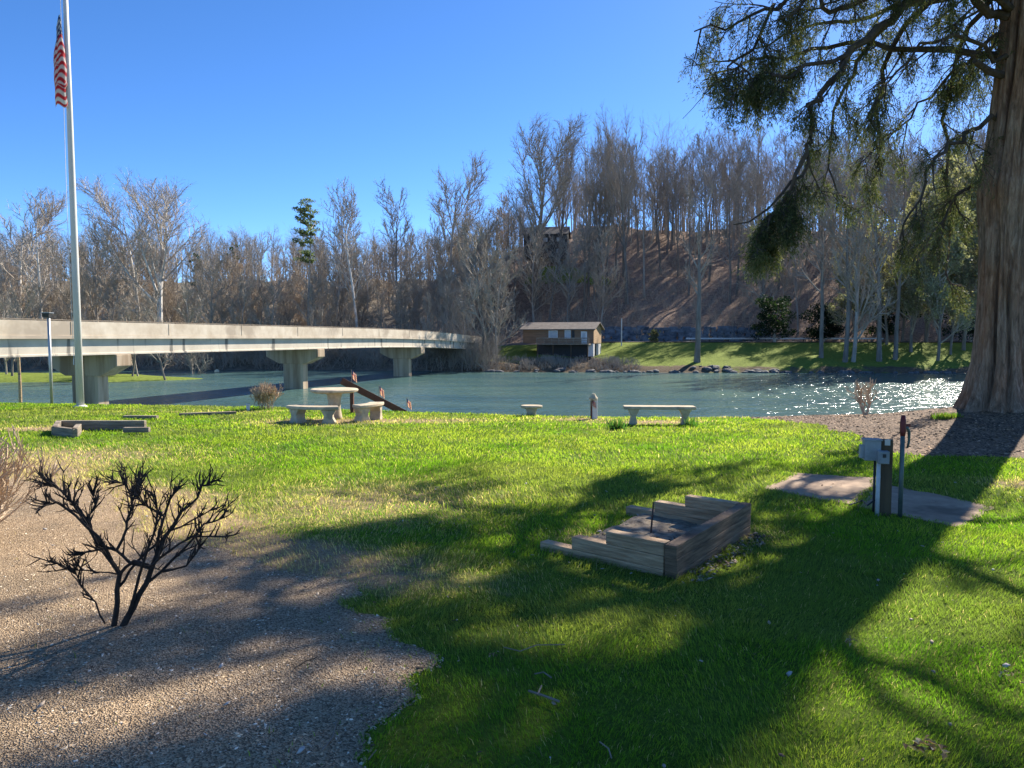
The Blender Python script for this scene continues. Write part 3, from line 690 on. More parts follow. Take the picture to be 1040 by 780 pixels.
sweep([(HW-.30, -1.1), (HW-.03, -1.1), (HW-.03, -.10), (HW-.30, -.10)], 'parapet', M['parapet'])
sweep([(-HW+.03, -1.1), (-HW+.30, -1.1), (-HW+.30, -.10), (-HW+.03, -.10)], 'parapet', M['parapet'])
sweep([(HW-.26, -.05), (HW-.08, -.05), (HW-.08, .02), (HW-.26, .02)], 'rail', M['greywood'])
sweep([(-HW+.08, -.05), (-HW+.26, -.05), (-HW+.26, .02), (-HW+.08, .02)], 'rail', M['greywood'])
for a in (HW-.5, 1.1, -1.1, -HW+.5):
    sweep([(a-.22, -1.37), (a+.22, -1.37), (a+.22, -1.52), (a+.10, -1.62), (a+.10, -2.30), (a+.26, -2.40), (a+.26, -2.58), (a-.26, -2.58), (a-.26, -2.40), (a-.10, -2.30), (a-.10, -1.62), (a-.22, -1.52)] if a != HW-.5 else
          [(a-.22, -1.37), (a+.20, -1.37), (a+.20, -2.42), (a+.28, -2.46), (a+.28, -2.58), (a-.26, -2.58)], 'girder', M['girder'])
mb = MB()
for Y in np.arange(32, 140, 2.5):
    for a in (HW-.17, -HW+.17): mb.box(Vector((bc(Y), Y, zt(Y)-.08))+ND*a-Vector(root.location), (.1, .1, .09))
mb.build('rail_post', M['rail'], root)
for Y in (59.0, 86.6, 114.4):
    c = Vector((bc(Y), Y, 0))-Vector(root.location); zb = zt(Y)-2.6-WZ; c.z = 0
    pr = MB(); hw = 3.45
    prof = [(-hw, zb), (hw, zb), (hw, zb-.9), (1.75, zb-1.7), (-1.75, zb-1.7), (-hw, zb-.9)]; V = []
    for t in (-.75, .75):
        for a, z in prof: V.append(Vector((c.x, c.y, 0))+ND*a+TD*t+Vector((0, 0, z)))
    k = 6; pr.add(V, [tuple(range(k)), tuple(range(k, 2*k))[::-1]]+[(j, j+k, (j+1) % k+k, (j+1) % k) for j in range(k)])
    pc = pr.build('pier_cap', M['pier'], root, bevel=.05)
    col = MB(); poly = []
    for a, t in ((-1.3, -.5), (-1.1, -.62), (1.1, -.62), (1.3, -.5), (1.3, .5), (1.1, .62), (-1.1, .62), (-1.3, .5)):
        q = Vector((c.x, c.y, 0))+ND*a+TD*t; poly.append((q.x, q.y))
    col.prism(poly, -3, zb-1.69); col.build('pier_column', M['pier'], root)
for Y in np.arange(36, 138, 9.2):
    mb = MB(); mb.box(Vector((bc(Y), Y, zt(Y)-.61))+ND*(HW-.03)-Vector(root.location), (.05, .03, .96), rz=-math.atan(.303)); mb.build('expansion_joint', M['pier'], root)
ab = MB(); c = Vector((bc(143), 143, 0))-Vector(root.location); ab.box((c.x, c.y, 2.4), (8.5, 2, 4.6), rz=-math.atan(.303)); ab.build('abutment', M['pier'], root)

# ------------------------------------------------------------------ cabin and house
def cabin():
    Y = 140; x0 = (571-520)/F*Y; z = .55
    root = empty('cabin', (x0, Y, z), R(-20), 'brown wooden cabin on stilts with porch at the far shore', 'cabin')
    L_, W_, h = 13.6, 6.0, 2.75
    b = MB(); b.box((0, 0, h/2), (L_, W_, h)); b.build('wall', M['siding'], root)
    for sx in (-1, 1):
        g = MB(); xx = sx*(L_/2+.006); g.add([(xx, -W_/2, 0), (xx, W_/2, 0), (xx, W_/2, h), (xx, 0, h+1.05), (xx, -W_/2, h), (xx-sx*.1, -W_/2, 0), (xx-sx*.1, W_/2, 0), (xx-sx*.1, W_/2, h), (xx-sx*.1, 0, h+1.05), (xx-sx*.1, -W_/2, h)],
              [(0, 1, 2, 3, 4), (9, 8, 7, 6, 5), (0, 5, 6, 1), (1, 6, 7, 2), (2, 7, 8, 3), (3, 8, 9, 4), (4, 9, 5, 0)]); g.build('gable_wall', M['siding_lit'], root)
    r = MB(); e = W_/2+.75; ez = h-.75*1.05/(W_/2); xl = L_/2+.5
    for s in (-1, 1):
        r.add([(-xl, s*e, ez), (xl, s*e, ez), (xl, 0, h+1.07), (-xl, 0, h+1.07), (-xl, s*e, ez+.15), (xl, s*e, ez+.15), (xl, 0, h+1.22), (-xl, 0, h+1.22)],
              [(0, 1, 2, 3), (7, 6, 5, 4), (0, 4, 5, 1), (1, 5, 6, 2), (2, 6, 7, 3), (3, 7, 4, 0)])
    r.build('roof', M['roofing'], root)
    for (xx, w, zz, hh) in ((-.9, 1.5, 1.7, 1.1), (1.9, .9, 1.7, 1.3)):
        w_ = MB(); w_.box((xx, -W_/2-.03, zz), (w+.25, .08, hh+.25)); f = w_.build('window', M['white'], root)
        g = MB(); g.box((xx, -W_/2-.05, zz), (w, .08, hh)); g.build('pane', M['glass'], f)
    w_ = MB(); w_.box((2.95, -W_/2-.04, 1.7), (.5, .06, 1.4)); w_.build('shutter', M['black'], root)
    d = MB(); d.box((5.0, -W_/2-.04, 1.1), (1.15, .08, 2.2)); dd = d.build('door', M['white'], root); g = MB(); g.box((5.0, -W_/2-.06, 1.4), (.6, .08, 1.2)); g.build('pane', M['glass'], dd)
    k = MB(); k.box((1.6, -W_/2-1.3, -.12), (9.8, 2.5, .2)); dk = k.build('deck', M['deckwood'], root)
    rl = MB(); ry = -W_/2-2.5
    for zz in (.25, .55, .85, 1.02): rl.box((1.6, ry, zz), (9.8, .05, .10))
    for xx in np.linspace(-3.3, 6.5, 8): rl.box((xx, ry+.05, .5), (.1, .1, 1.1))
    rl.build('railing', M['deckwood'], dk)
    for xx in (-3.2, -.2, 3.2, 6.3):
        s = MB(); s.box((xx, ry+.15, -2.2), (.18, .18, 4.0)); s.build('stilt', M['post'], root)
    u = MB(); u.box((1, .3, -1.55), (L_-3, W_-.6, 3.0)); u.build('underfloor_block', M['black'], root)  # solid black box filling the space under the floor
    f = MB(); f.box((L_/2-.6, -W_/2+.5, -1.2), (1.1, 1.0, 2.35)); f.build('foundation', M['white'], root)
    f = MB(); f.box((L_/2-.4, W_/2-1, -1.2), (.7, 2.0, 2.35)); f.build('foundation', M['white'], root)
cabin()
def house():
    x0 = (555-520)/F*192; z = hf(x0, 192)-.3
    root = empty('house', (x0, 192, z), R(-8), 'dark grey two storey house on the hilltop behind bare trees', 'house')
    b = MB(); b.box((0, 0, 2.9), (11, 8, 5.8)); b.build('wall', M['housegrey'], root)
    r = MB(); e = 4.5; xl = 5.9
    for s in (-1, 1):
        r.add([(-xl, s*e, 5.6), (xl, s*e, 5.6), (xl, 0, 8.0), (-xl, 0, 8.0), (-xl, s*e, 5.8), (xl, s*e, 5.8), (xl, 0, 8.2), (-xl, 0, 8.2)], [(0, 1, 2, 3), (7, 6, 5, 4), (0, 4, 5, 1), (1, 5, 6, 2), (2, 6, 7, 3), (3, 7, 4, 0)])
    for s in (-1, 1): r.add([(s*5.5, -4, 5.8), (s*5.5, 4, 5.8), (s*5.5, 0, 8)], [(0, 1, 2)])
    r.build('roof', M['housegrey'], root)
    for xx, zz in ((-3.4, 4.4), (0, 4.4), (3.4, 4.4), (-3.4, 1.6), (3.4, 1.6)):
        w = MB(); w.box((xx, -4.03, zz), (1.4, .1, 1.3)); f = w.build('window', M['housegrey'], root); g = MB(); g.box((xx, -4.05, zz), (1.1, .1, 1.0)); g.build('pane', M['glass'], f)
house()
# hilltop lawn
def kl(x, y): return ((x-14)/11)**2+((y-185.6)/2.6)**2 < 1
grid('hilltop_lawn', np.linspace(2, 26, 40), np.linspace(179, 191, 24), HF, M['fargrass'], keep=kl, off=.25, colf=lambda x, y: np.zeros((len(x), 3))-.3)
# stone wall, guardrail, utility pole
def ry(x, s): return interp(x, SX, SY)+s
r0 = empty('stone_wall', (33, ry(33, 33), .75), 0, 'blue grey stone retaining wall along the road behind the far lawn', 'wall')
r_ = random.Random(5)
mb = MB(); x = 16.0
while x < 56:
    z = 0
    while z < 2.9:
        w = r_.uniform(.9, 2.0); h = r_.uniform(.5, .8); mb.box((x-33+r_.uniform(-.3, .3), r_.uniform(-.25, .25)+z*.25+.6, z+h/2-.1), (w, .9, h), rz=r_.uniform(-.1, .1)); z += h*.95
    x += 1.45
mb.build('masonry', M['stone'], r0, bevel=.06)
gr_ = empty('guardrail', (50, ry(50, 32), .7), 0, 'pale steel guardrail along the road behind the far lawn', 'guardrail')
for x in np.arange(38, 78, 4.0):
    p = MB(); p.box((x-50, .1, .45), (.15, .15, 1.1)); p.build('post', M['post'], gr_)
g = MB(); g.box((8, 0, .72), (42, .06, .32)); g.build('rail', M['steel'], gr_)
x = (631-520)/F*146; up = MB(); up.tube([(0, 0, -.5), (0, 0, 5.4)], [.13, .1], 8)
o = up.build('utility_pole', M['pvc'], loc=(x, 146, hf(x, 146))); tag(o, 'pale bare utility post standing right of the cabin', 'pole')
# shoreline rocks
def rockmesh(seed):
    r = np.random.RandomState(seed); import bmesh
    bm = bmesh.new(); bmesh.ops.create_icosphere(bm, subdivisions=2, radius=1)
    for v in bm.verts:
        n = .75+.5*float(vn(v.co.x*1.7+seed*3.3+9, v.co.y*1.7+v.co.z*1.3+9)); v.co = v.co*n
    me = bpy.data.meshes.new('rock'); bm.to_mesh(me); bm.free(); me.materials.append(M['rock']); return me
RK = [rockmesh(k) for k in range(5)]
for k in range(110):
    x = rnd.uniform(-4, 92); y = ry(x, rnd.uniform(-.4, .9)-.6)
    if k < 14: x = rnd.uniform(30, 38); y = ry(x, rnd.uniform(-.5, 2.0))
    o = link(bpy.data.objects.new('rock', rnd.choice(RK))); o.location = (x, y, max(hf(x, y), WZ)+.05); s = rnd.uniform(.25, .7); o.scale = (s*1.4, s, s*.6); o.rotation_euler = (0, 0, rnd.uniform(0, 6))
    tag(o, 'one of the dark rocks along the far waterline', 'rock', 'dark rocks along the far waterline')
bu = MB(); bu.lathe((0, 0, 0), [(.05, -.4), (.35, -.2), (.42, 0), (.35, .25), (.08, .38)], 16); x = (220-520)/F*128
tag(bu.build('buoy', M['yellow'], smooth=True, loc=(x, 128, WZ+.1)), 'small pale yellow buoy floating beyond the island', 'buoy')

# ------------------------------------------------------------------ the big cedar
TX, TY = 9.48, 14.2
AZ, EL = R(39.5), R(36)
cedar = empty('cedar_tree', (TX, TY, hn(TX, TY)-.05), 0, 'huge old cedar with fluted shaggy trunk and hanging boughs at right', 'tree')
NZ, NT = 230, 220; zz = np.linspace(-.4, 15, NZ); th = np.linspace(0, 2*np.pi, NT, endpoint=False)
ZZ, TT = np.meshgrid(zz, th, indexing='ij')
base = np.interp(ZZ, [-.4, 0, .25, .9, 1.85, 3.0, 4.2, 4.7, 6.3, 8.2, 9.2, 10.2, 15], [.92, .80, .69, .56, .50, .50, .54, .50, .46, .44, .36, .28, .08])
Rr = base*(1+.10*np.cos(3*TT+.6+.10*ZZ)+.055*np.cos(5*TT+1.2-.16*ZZ)+.03*np.cos(9*TT+.3*ZZ)+.02*np.cos(17*TT+ZZ*.5))
flare = np.clip(1-ZZ/1.0, 0, 1)**1.5; Rr += flare*.10*(np.cos(7*TT+1)+.6*np.cos(11*TT))
cx, sx_ = np.cos(TT)*4, np.sin(TT)*4
Rr += .10*(fbm(cx*1.6+20+sx_*.4, sx_*1.6+ZZ*.25+40)-.5)+.09*(np.abs(fbm(TT*9+50, ZZ*.35+9+0*TT)-.5)*-2+.3)*np.where(TT > 6.1, 0, 1)*np.where(TT < .15, 0, 1)
for tc, wd, dp, ph in ((3.70, .075, .26, 0), (3.22, .05, .12, 1), (2.9, .05, .10, 2), (4.25, .06, .15, 3), (3.48, .03, .06, 4), (3.05, .03, .06, 5), (4.0, .035, .07, 2), (4.7, .07, .18, 1), (5.6, .07, .15, 1), (1.2, .07, .15, 1)):
    Rr -= np.exp(-(((TT-tc-.05*np.sin(ZZ*.9+ph)-.03*np.sin(ZZ*2.3+2*ph)))/wd)**2)*dp*1.35*(.65+.35*np.sin(ZZ*1.3+ph*2))
_ = 0     # deep seam facing the viewer
def bulge(t0, z0, a, wt, wz): return a*np.exp(-((TT-t0)/wt)**2-((ZZ-z0)/wz)**2)
Rr += bulge(3.0, 4.0, .10, .5, .5)+bulge(3.9, 4.2, .12, .25, .35)-bulge(3.6, 3.7, .14, .10, .35)+bulge(3.9, 5.6, .05, .3, .3)-bulge(4.1, 2.0, .08, .1, .35)
Rr = base+(Rr-base)*.62
XX = np.cos(TT)*Rr+.055*np.maximum(ZZ-4, 0); YY = np.sin(TT)*Rr
V = np.stack([XX, YY, ZZ], -1).reshape(-1, 3)
i = np.arange(NT)[None, :]+NT*np.arange(NZ-1)[:, None]; j = (np.arange(NT)+1) % NT; j = j[None, :]+NT*np.arange(NZ-1)[:, None]
np_mesh('trunk', V, np.stack([i, j, j+NT, i+NT], -1).reshape(-1, 4), M['cedar'], None, True, cedar)
LB = MB(); r = random.Random(42); SP = []      # SP: sprig origins + direction
org = Vector(cedar.location)
def allowed(p):       # outline of the hanging crown
    d = p-Vector((0, 0, CAMZ)); 
    if d.y < 1: return True
    fw = d.y*math.cos(PIT)-d.z*math.sin(PIT); up = d.y*math.sin(PIT)+d.z*math.cos(PIT)
    px = 520+F*d.x/fw; py = 390-F*up/fw
    if py < -5: return px > 640 or d.y < 9
    if px > 1045: return True
    lim = np.interp(py, [-5, 20, 60, 110, 122, 150, 190, 215, 232, 262, 290, 330, 360], [685, 690, 700, 735, 800, 812, 795, 755, 738, 765, 900, 930, 1000])
    return px > lim+8*r.gauss(0, 1)
SUN = [(600, 592, 75, 17), (470, 655, 55, 26), (730, 580, 35, 10), (818, 668, 60, 20), (915, 612, 60, 26), (1005, 568, 45, 26), (1000, 655, 55, 24), (850, 750, 60, 22), (1010, 735, 40, 30),
       (440, 610, 35, 16), (410, 710, 40, 16), (560, 512, 30, 8), (690, 512, 40, 8), (735, 525, 40, 10), (345, 705, 60, 22), (185, 722, 110, 13), (70, 768, 60, 12), (560, 655, 40, 12), (690, 640, 30, 10), (620, 545, 50, 7), (845, 497, 30, 8), (955, 520, 30, 8)]
def sunny(p):      # foliage gaps: clumps whose shadow would fall on the sunlit patches of the yard are thinned out
    s_ = 1.376*(p.z+.15); gx_, gy_ = p.x-math.sin(AZ)*s_, p.y-math.cos(AZ)*s_
    if gy_ < 1.5: return False
    d = Vector((gx_, gy_, hn(gx_, gy_)-CAMZ)); fw = d.y*math.cos(PIT)-d.z*math.sin(PIT); up = d.y*math.sin(PIT)+d.z*math.cos(PIT)
    px = 520+F*d.x/fw; py = 390-F*up/fw
    return any(((px-a)/c)**2+((py-b)/e)**2 < 1 for a, b, c, e in SUN)
def sprigs(pts, n):
    for _ in range(n):
        p, d = sample(pts, r.uniform(.15, 1)); (SP.append((p, d)) if r.random() < .56 else None)
def subbranch(p, d, L, lev, rad, den):
    b = branch(r, p, d, L, 5, -.10 if lev else -.05, .16)
    if not allowed(b[2]): return
    if lev and sunny(b[2]) and r.random() < .85: return
    LB.tube(b, [max(.006, rad*(1-k/5.5)) for k in range(6)], 4 if lev else 5, False)
    if lev < 2:
        for k in range(int((6 if lev == 0 else 5)*den)):
            q, dd = sample(b, .15+.85*(k+r.random())/6); subbranch(q, perp(r, dd, r.uniform(.4, 1.1)), L*r.uniform(.3, .6), lev+1, rad*.5, den)
        if lev == 1: sprigs(b, int(3*den+.5))
    else: sprigs(b, int(4*den+.5))
def limb(pts, r0, r1, nsub, Ls, den, t0=.15):
    pts = [Vector(p) for p in pts]; fine = []; r0 *= .85
    if 8.6 < pts[0].x < 9.6 and abs(pts[0].y-TY) < 1: pts.insert(0, Vector((TX-.1, TY, pts[0].z+.15)))
    for k in range(len(pts)-1):
        for t in (0, .33, .66): fine.append(pts[k].lerp(pts[k+1], t)+vrand(r)*.085)
    fine.append(pts[-1]); n = len(fine)
    LB.tube(fine, [r0+(r1-r0)*(k/(n-1))**.8 for k in range(n)], 8)
    for k in range(nsub):
        t = t0+(1-t0)*(k+r.random())/nsub; p, d = sample(fine, t)
        if t > .82 and r.random() < .45: continue
        subbranch(p, (perp(r, d, r.uniform(.5, 1.3))+Vector((0, 0, -.45))), Ls*r.uniform(.5, 1.1), 0, max(.018, (r0+(r1-r0)*t)*.35), den)
A = lambda px, py, Y: at(px, py, Y)
# limbs seen in the photo
limb([A(1012, 18, 14.2), A(985, -2, 14), A(930, -35, 13.6), A(877, 2, 13.2), A(842, 14, 13), A(826, -8, 12.8), A(790, 20, 12.6)], .12, .02, 11, 1.2, .8)
limb([A(1015, -60, 14.2), A(960, -20, 13.5), A(905, 18, 13), A(868, 53, 12.8), A(842, 84, 12.7), A(825, 108, 12.7), A(822, 140, 12.7), A(815, 175, 12.7), A(792, 205, 12.6), A(745, 228, 12.5)], .13, .012, 15, .9, .8)
limb([A(1002, 120, 14.2), A(974, 144, 13.9), A(946, 158, 13.7), A(931, 200, 13.6), A(914, 244, 13.5)], .07, .015, 9, 1.0, .8)
limb([A(1015, -120, 14.2), A(940, -90, 13.8), A(850, -40, 13.5), A(790, 5, 13.3), A(750, 25, 13.2), A(705, 32, 13.1)], .11, .012, 15, 1.2, 1.0)
limb([A(1010, -40, 14.4), A(930, 10, 15), A(900, 70, 15.3), A(890, 130, 15.4), A(895, 180, 15.4)], .11, .02, 13, 1.2, .85)
limb([A(1010, -10, 14.6), A(975, 40, 15.5), A(960, 120, 15.9), A(965, 210, 16), A(960, 280, 16)], .09, .015, 13, 1.2, .9)
limb([A(905, 18, 13), A(870, 60, 14.5), A(850, 110, 15), A(846, 170, 15), A(850, 215, 15)], .06, .012, 9, .9, .8)
limb([A(860, 60, 12.8), A(800, 75, 12.6), A(765, 85, 12.6), A(740, 60, 12.5)], .05, .012, 9, .9, 1.1)
limb([A(815, 160, 12.7), A(800, 190, 12.6), A(785, 225, 12.6), A(778, 250, 12.6)], .05, .012, 8, .6, 1.2)
LB.tube([A(1030, 80, 14.2), A(1004, 72, 14.0), A(990, 62, 13.7)], [.08, .07, .045], 7)
limb([A(1020, 30, 14.4), A(985, 60, 14.9), A(945, 95, 15.2), A(915, 130, 15.3), A(880, 150, 15.3)], .06, .012, 11, 1.1, .75)
limb([A(1005, 170, 14.4), A(975, 200, 14.7), A(945, 235, 14.9), A(925, 280, 15)], .05, .01, 10, 1.0, .7)
limb([A(1010, 60, 14.0), A(970, 30, 13.6), A(935, 45, 13.4), A(900, 80, 13.3), A(880, 120, 13.2)], .06, .012, 11, 1.0, .75)
limb([A(790, 5, 13.3), A(760, 50, 13.2), A(735, 80, 13.2), A(720, 95, 13.1)], .04, .01, 9, .9, .9)
# crown above the frame
NL = 30
for k in range(NL):
    a = k*2.39996+.3; z0 = 6.6+7.2*k/NL; Lm = (6.6-3.4*k/NL)*r.uniform(.8, 1.1)
    p0 = Vector((TX+.1, TY, z0)); pts = [p0]; d = Vector((math.cos(a), math.sin(a), .30))
    for s_ in range(5):
        p0 = p0+d.normalized()*Lm/5; d.z -= .11; d.x += r.gauss(0, .12); d.y += r.gauss(0, .12); pts.append(p0.copy())
    if not allowed(pts[2]) : continue
    while len(pts) > 2 and not allowed(pts[-1]): pts.pop()
    mid = pts[3] if len(pts) > 3 else pts[-1]; 
    if math.cos(a) > .0 and k % 4 == 1: continue
    limb(pts, .11, .02, 9, 1.5, .85, .25)
LO = LB; LO.v = [tuple(Vector(v)-org) for v in LO.v]; LO.build('branches', M['darkcedar'], cedar)
for (a, z0, Lm) in ((205, 7.6, 6.2), (222, 8.4, 6.6), (240, 7.8, 6.0), (214, 9.6, 6.4), (232, 10.4, 5.8), (250, 9.2, 5.2), (196, 9.0, 6.4), (190, 10.6, 5.4), (200, 8.2, 6.8), (209, 10.4, 6.8), (185, 8.8, 6.6), (216, 8.0, 7.0)):
    a = R(a); p0 = Vector((TX, TY, z0)); pts = [p0]; d = Vector((math.cos(a), math.sin(a), .22))
    for s_ in range(5):
        p0 = p0+d.normalized()*Lm/5; d.z -= .06; d.x += r.gauss(0, .1); d.y += r.gauss(0, .1); pts.append(p0.copy())
    limb(pts, .10, .02, 9, 1.6, .9, .4)
# sprays of scale leaves
SP = [s for s in SP if allowed(s[0]) and not (sunny(s[0]) and r.random() < .93)]
P = np.array([tuple(s[0]-org) for s in SP]); D = np.array([tuple(s[1]) for s in SP]); n0 = len(P); K = 20
rs2 = np.random.RandomState(4)
D = D*.4+np.array([0, 0, -.85])+rs2.normal(size=(n0, 3))*.28; D /= np.linalg.norm(D, axis=1)[:, None]
Ls = .18+.34*rs2.rand(n0)
tk = rs2.rand(n0, K)
o_ = P[:, None]+D[:, None]*(tk*Ls[:, None])[..., None]+rs2.normal(size=(n0, K, 3))*.022
dl = D[:, None]*.9+rs2.normal(size=(n0, K, 3))*.5; dl /= np.linalg.norm(dl, axis=2)[..., None]
sd = np.cross(dl, rs2.normal(size=(n0, K, 3))); sd /= np.linalg.norm(sd, axis=2)[..., None]
ll = (.04+.055*rs2.rand(n0, K))[..., None]; ww = (.0042+.004*rs2.rand(n0, K))[..., None]
V = np.stack([o_, o_+dl*ll*.45+sd*ww, o_+dl*ll, o_+dl*ll*.45-sd*ww], 2).reshape(-1, 3); nq = n0*K
pal = np.array([(.07, .085, .035), (.10, .11, .05), (.045, .06, .028), (.14, .12, .065)]); c = pal[rs2.choice(4, nq, p=[.35, .3, .25, .1])]*(.7+.6*rs2.rand(nq, 1))
np_mesh('crown', V, np.arange(4*nq).reshape(-1, 4), M['needle'], np.repeat(c, 4, 0), parent=cedar)
print('SPRIGS', n0)

# ------------------------------------------------------------------ yard objects
# timber fire bed
def bed():
    z0 = hn(1.5, 5.9)-.03; root = empty('timber_bed', (Cb.x, Cb.y, z0), 0, 'open sided raised bed of stacked weathered timbers stepping down to the lawn', 'planter')
    au = math.atan2(Ub.y, Ub.x); av = math.atan2(Vb.y, Vb.x); t = .10; hc = .098
    for k in range(3):
        b = MB(); c = Ub*(Lb/2); L2 = Lb+.02*k; off = Ub.orthogonal()*0
        nrm = Vector((Vb.x, Vb.y)); b.box((c.x+nrm.x*.05, c.y+nrm.y*.05, hc*(k+.5)), (L2, t-.004*k, hc-.002), rz=au); b.build('timber', M['wood'] if k == 5 else M['wood_shaded'], root, bevel=.006)
    for s, o_ in ((0, Vector((0, 0))), (1, Ub*(Lb-.05))):
        for k, ln in enumerate((1.24, .92, .60)):
            a0 = .105; c = o_+Vb*((ln+a0)/2)+Ub*(.045 if s == 0 else 0)
            b = MB(); b.box((c.x, c.y, hc*(k+.5)+.001*k), (ln-a0, t-.003*k, hc-.002), rz=av+.006*(k-1)); b.build('timber', M['wood'], root, bevel=.004)
    # ash pile floor
    a = MB(); V = []; n = 22
    for i in range(n):
        for j in range(n):
            q = Ub*(.1+(Lb-.2)*i/(n-1))+Vb*(.1+.95*j/(n-1)); V.append((q.x, q.y, .035+.05*float(fbm(i*.35, j*.35+3))))
    a.add(V, [(i*n+j, (i+1)*n+j, (i+1)*n+j+1, i*n+j+1) for i in range(n-1) for j in range(n-1)]); a.build('ash_floor', M['ash'], root, smooth=True)
M['wood_shaded'] = simple('shaded_weathered_timber', (.09, .058, .034), (.30, .20, .12), 5, .85, (.5, .5, 7), .9, .02)  # darker copy of the bed timber; right wall's shade put into the colour
bed()
p = gp(661, 546); mb = MB(); mb.tube([(0, 0, 0), (.03, .05, .26)], [.008, .008], 6)
tag(mb.build('iron_rod', M['iron'], loc=p+Vector((0, 0, .04))), 'thin dark iron rod leaning inside the timber bed', 'rod')
# loose debris at the bed's right side and ash bits
x = rs.uniform(0, 1, 260); q = rs.uniform(-.18, -.02, 260); xx = Cb.x+Ub.x*Lb*x+Vb.x*q*1.2; yy_ = Cb.y+Ub.y*Lb*x+Vb.y*q*1.2
x2 = rs.uniform(.1, .95, 500); q2 = rs.uniform(.15, 1.1, 500); xx = np.concatenate([xx, Cb.x+Ub.x*Lb*x2+Vb.x*q2]); yy_ = np.concatenate([yy_, Cb.y+Ub.y*Lb*x2+Vb.y*q2])
zo = np.concatenate([np.full(260, .015), np.full(500, .03)])
chips('charred_debris', xx, yy_, .008+.022*rs.rand(760)**2, [(.45, .38, .30), (.2, .14, .1), (.08, .06, .05), (.33, .27, .2)], .4, 'leaves and wood bits in and around the timber bed', 'debris', zo)

# pads
for P, lb in ((PAD1, 'left concrete pad in the lawn, wide and stained, behind the utility post'), (PAD2, 'right concrete pad in the lawn under the yard hydrant')):
    c = sum(P, Vector())/4; mb = MB(); n = 14; top = []
    for i in range(n+1):
        for j in range(n+1):
            a = P[0].lerp(P[1], i/n); b_ = P[3].lerp(P[2], i/n); q = a.lerp(b_, j/n)
            if i in (0, n) or j in (0, n): q += Vector((rnd.gauss(0, .015), rnd.gauss(0, .015), 0))
            top.append(Vector((q.x, q.y, hn(q.x, q.y)+.012))-c)
    fs = [(i*(n+1)+j, (i+1)*(n+1)+j, (i+1)*(n+1)+j+1, i*(n+1)+j+1) for i in range(n) for j in range(n)]
    ring = [i*(n+1) for i in range(n+1)]+[n*(n+1)+j for j in range(1, n+1)]+[i*(n+1)+n for i in range(n-1, -1, -1)]+[j for j in range(n-1, 0, -1)]
    m0 = len(top); top += [top[k]-Vector((0, 0, .12)) for k in ring]; fs += [(ring[k], ring[(k+1) % len(ring)], m0+(k+1) % len(ring), m0+k) for k in range(len(ring))]
    mb.add(top, fs); o = mb.build('concrete_pad', M['pad'], loc=c); tag(o, lb, 'slab', 'concrete pads in the lawn')
# utility pedestal
g = gp(897, 523); root = empty('utility_post', g, R(-12), 'dark wooden post carrying grey electrical boxes and pale conduit', 'utility post')
s = g.y/F; b = MB(); b.box((0, 0, .34), (.115, .115, .84)); b.build('post', M['post'], root, bevel=.006)
b = MB(); b.box((-.135, -.03, .655), (.15, .12, .20)); bx = b.build('meter_box', M['greybox'], root, bevel=.008)
b = MB(); b.box((-.135, -.03, .762), (.165, .14, .012)); b.build('lid', M['greybox'], bx)
b = MB(); b.box((-.05, -.115, .60), (.10, .09, .125)); bx = b.build('outlet_box', M['greybox'], root, bevel=.006)
b = MB(); b.box((-.05, -.163, .60), (.075, .008, .10)); b.build('cover', M['greybox'], bx)
b = MB(); b.box((-.05, -.169, .62), (.03, .006, .035)); b.build('socket', M['black'], bx)
b = MB(); b.box((.002, -.062, .74), (.05, .006, .06)); b.build('tin_plate', M['steel'], root)
b = MB(); b.box((-.225, -.03, .64), (.04, .07, .13)); b.build('latch_box', M['greybox'], root, bevel=.004)
b = MB(); b.tube([(-.075, -.07, -.05), (-.075, -.07, .56)], .02, 10); b.build('conduit', M['pvc'], root, smooth=True)
b = MB(); b.tube([(-.10, -.03, -.05), (-.10, -.03, .56)], .012, 8); b.build('conduit', M['black'], root, smooth=True)
q0 = gp(863, 516); q1 = gp(876, 512); b = MB(); b.tube([q0+Vector((0, 0, .035)), q1+Vector((0, 0, .04)), g+Vector((-.17, -.02, .10)), g+Vector((-.1, -.03, .16))], .008, 6)
o = b.build('cable', M['black']); tag(o, 'short black cable running over the pad to the utility post', 'cable')
# yard hydrant
g = gp(914, 526); root = empty('yard_hydrant', g, R(10), 'green yard hydrant pipe with dark red head and handle', 'hydrant')
H = (526-420)*g.y/F; b = MB(); b.tube([(0, 0, -.05), (0, 0, H*.83)], .021, 10); b.build('pipe', M['green_pipe'], root, smooth=True)
b = MB(); b.tube([(0, 0, H*.80), (0, 0, H*.84), (0, 0, H*.93), (0, 0, H)], [.022, .028, .028, .018], 10); b.build('head', M['red'], root, smooth=True)
b = MB(); b.tube([(0, 0, H*.87), (.045, 0, H*.88), (.07, 0, H*.84), (.07, 0, H*.74), (.055, 0, H*.68)], [.016, .017, .014, .012, .010], 8); b.build('spout', M['green_pipe'], root, smooth=True)
b = MB(); b.box((.035, 0, H*.90), (.085, .014, .03)); b.build('handle', M['red'], root)

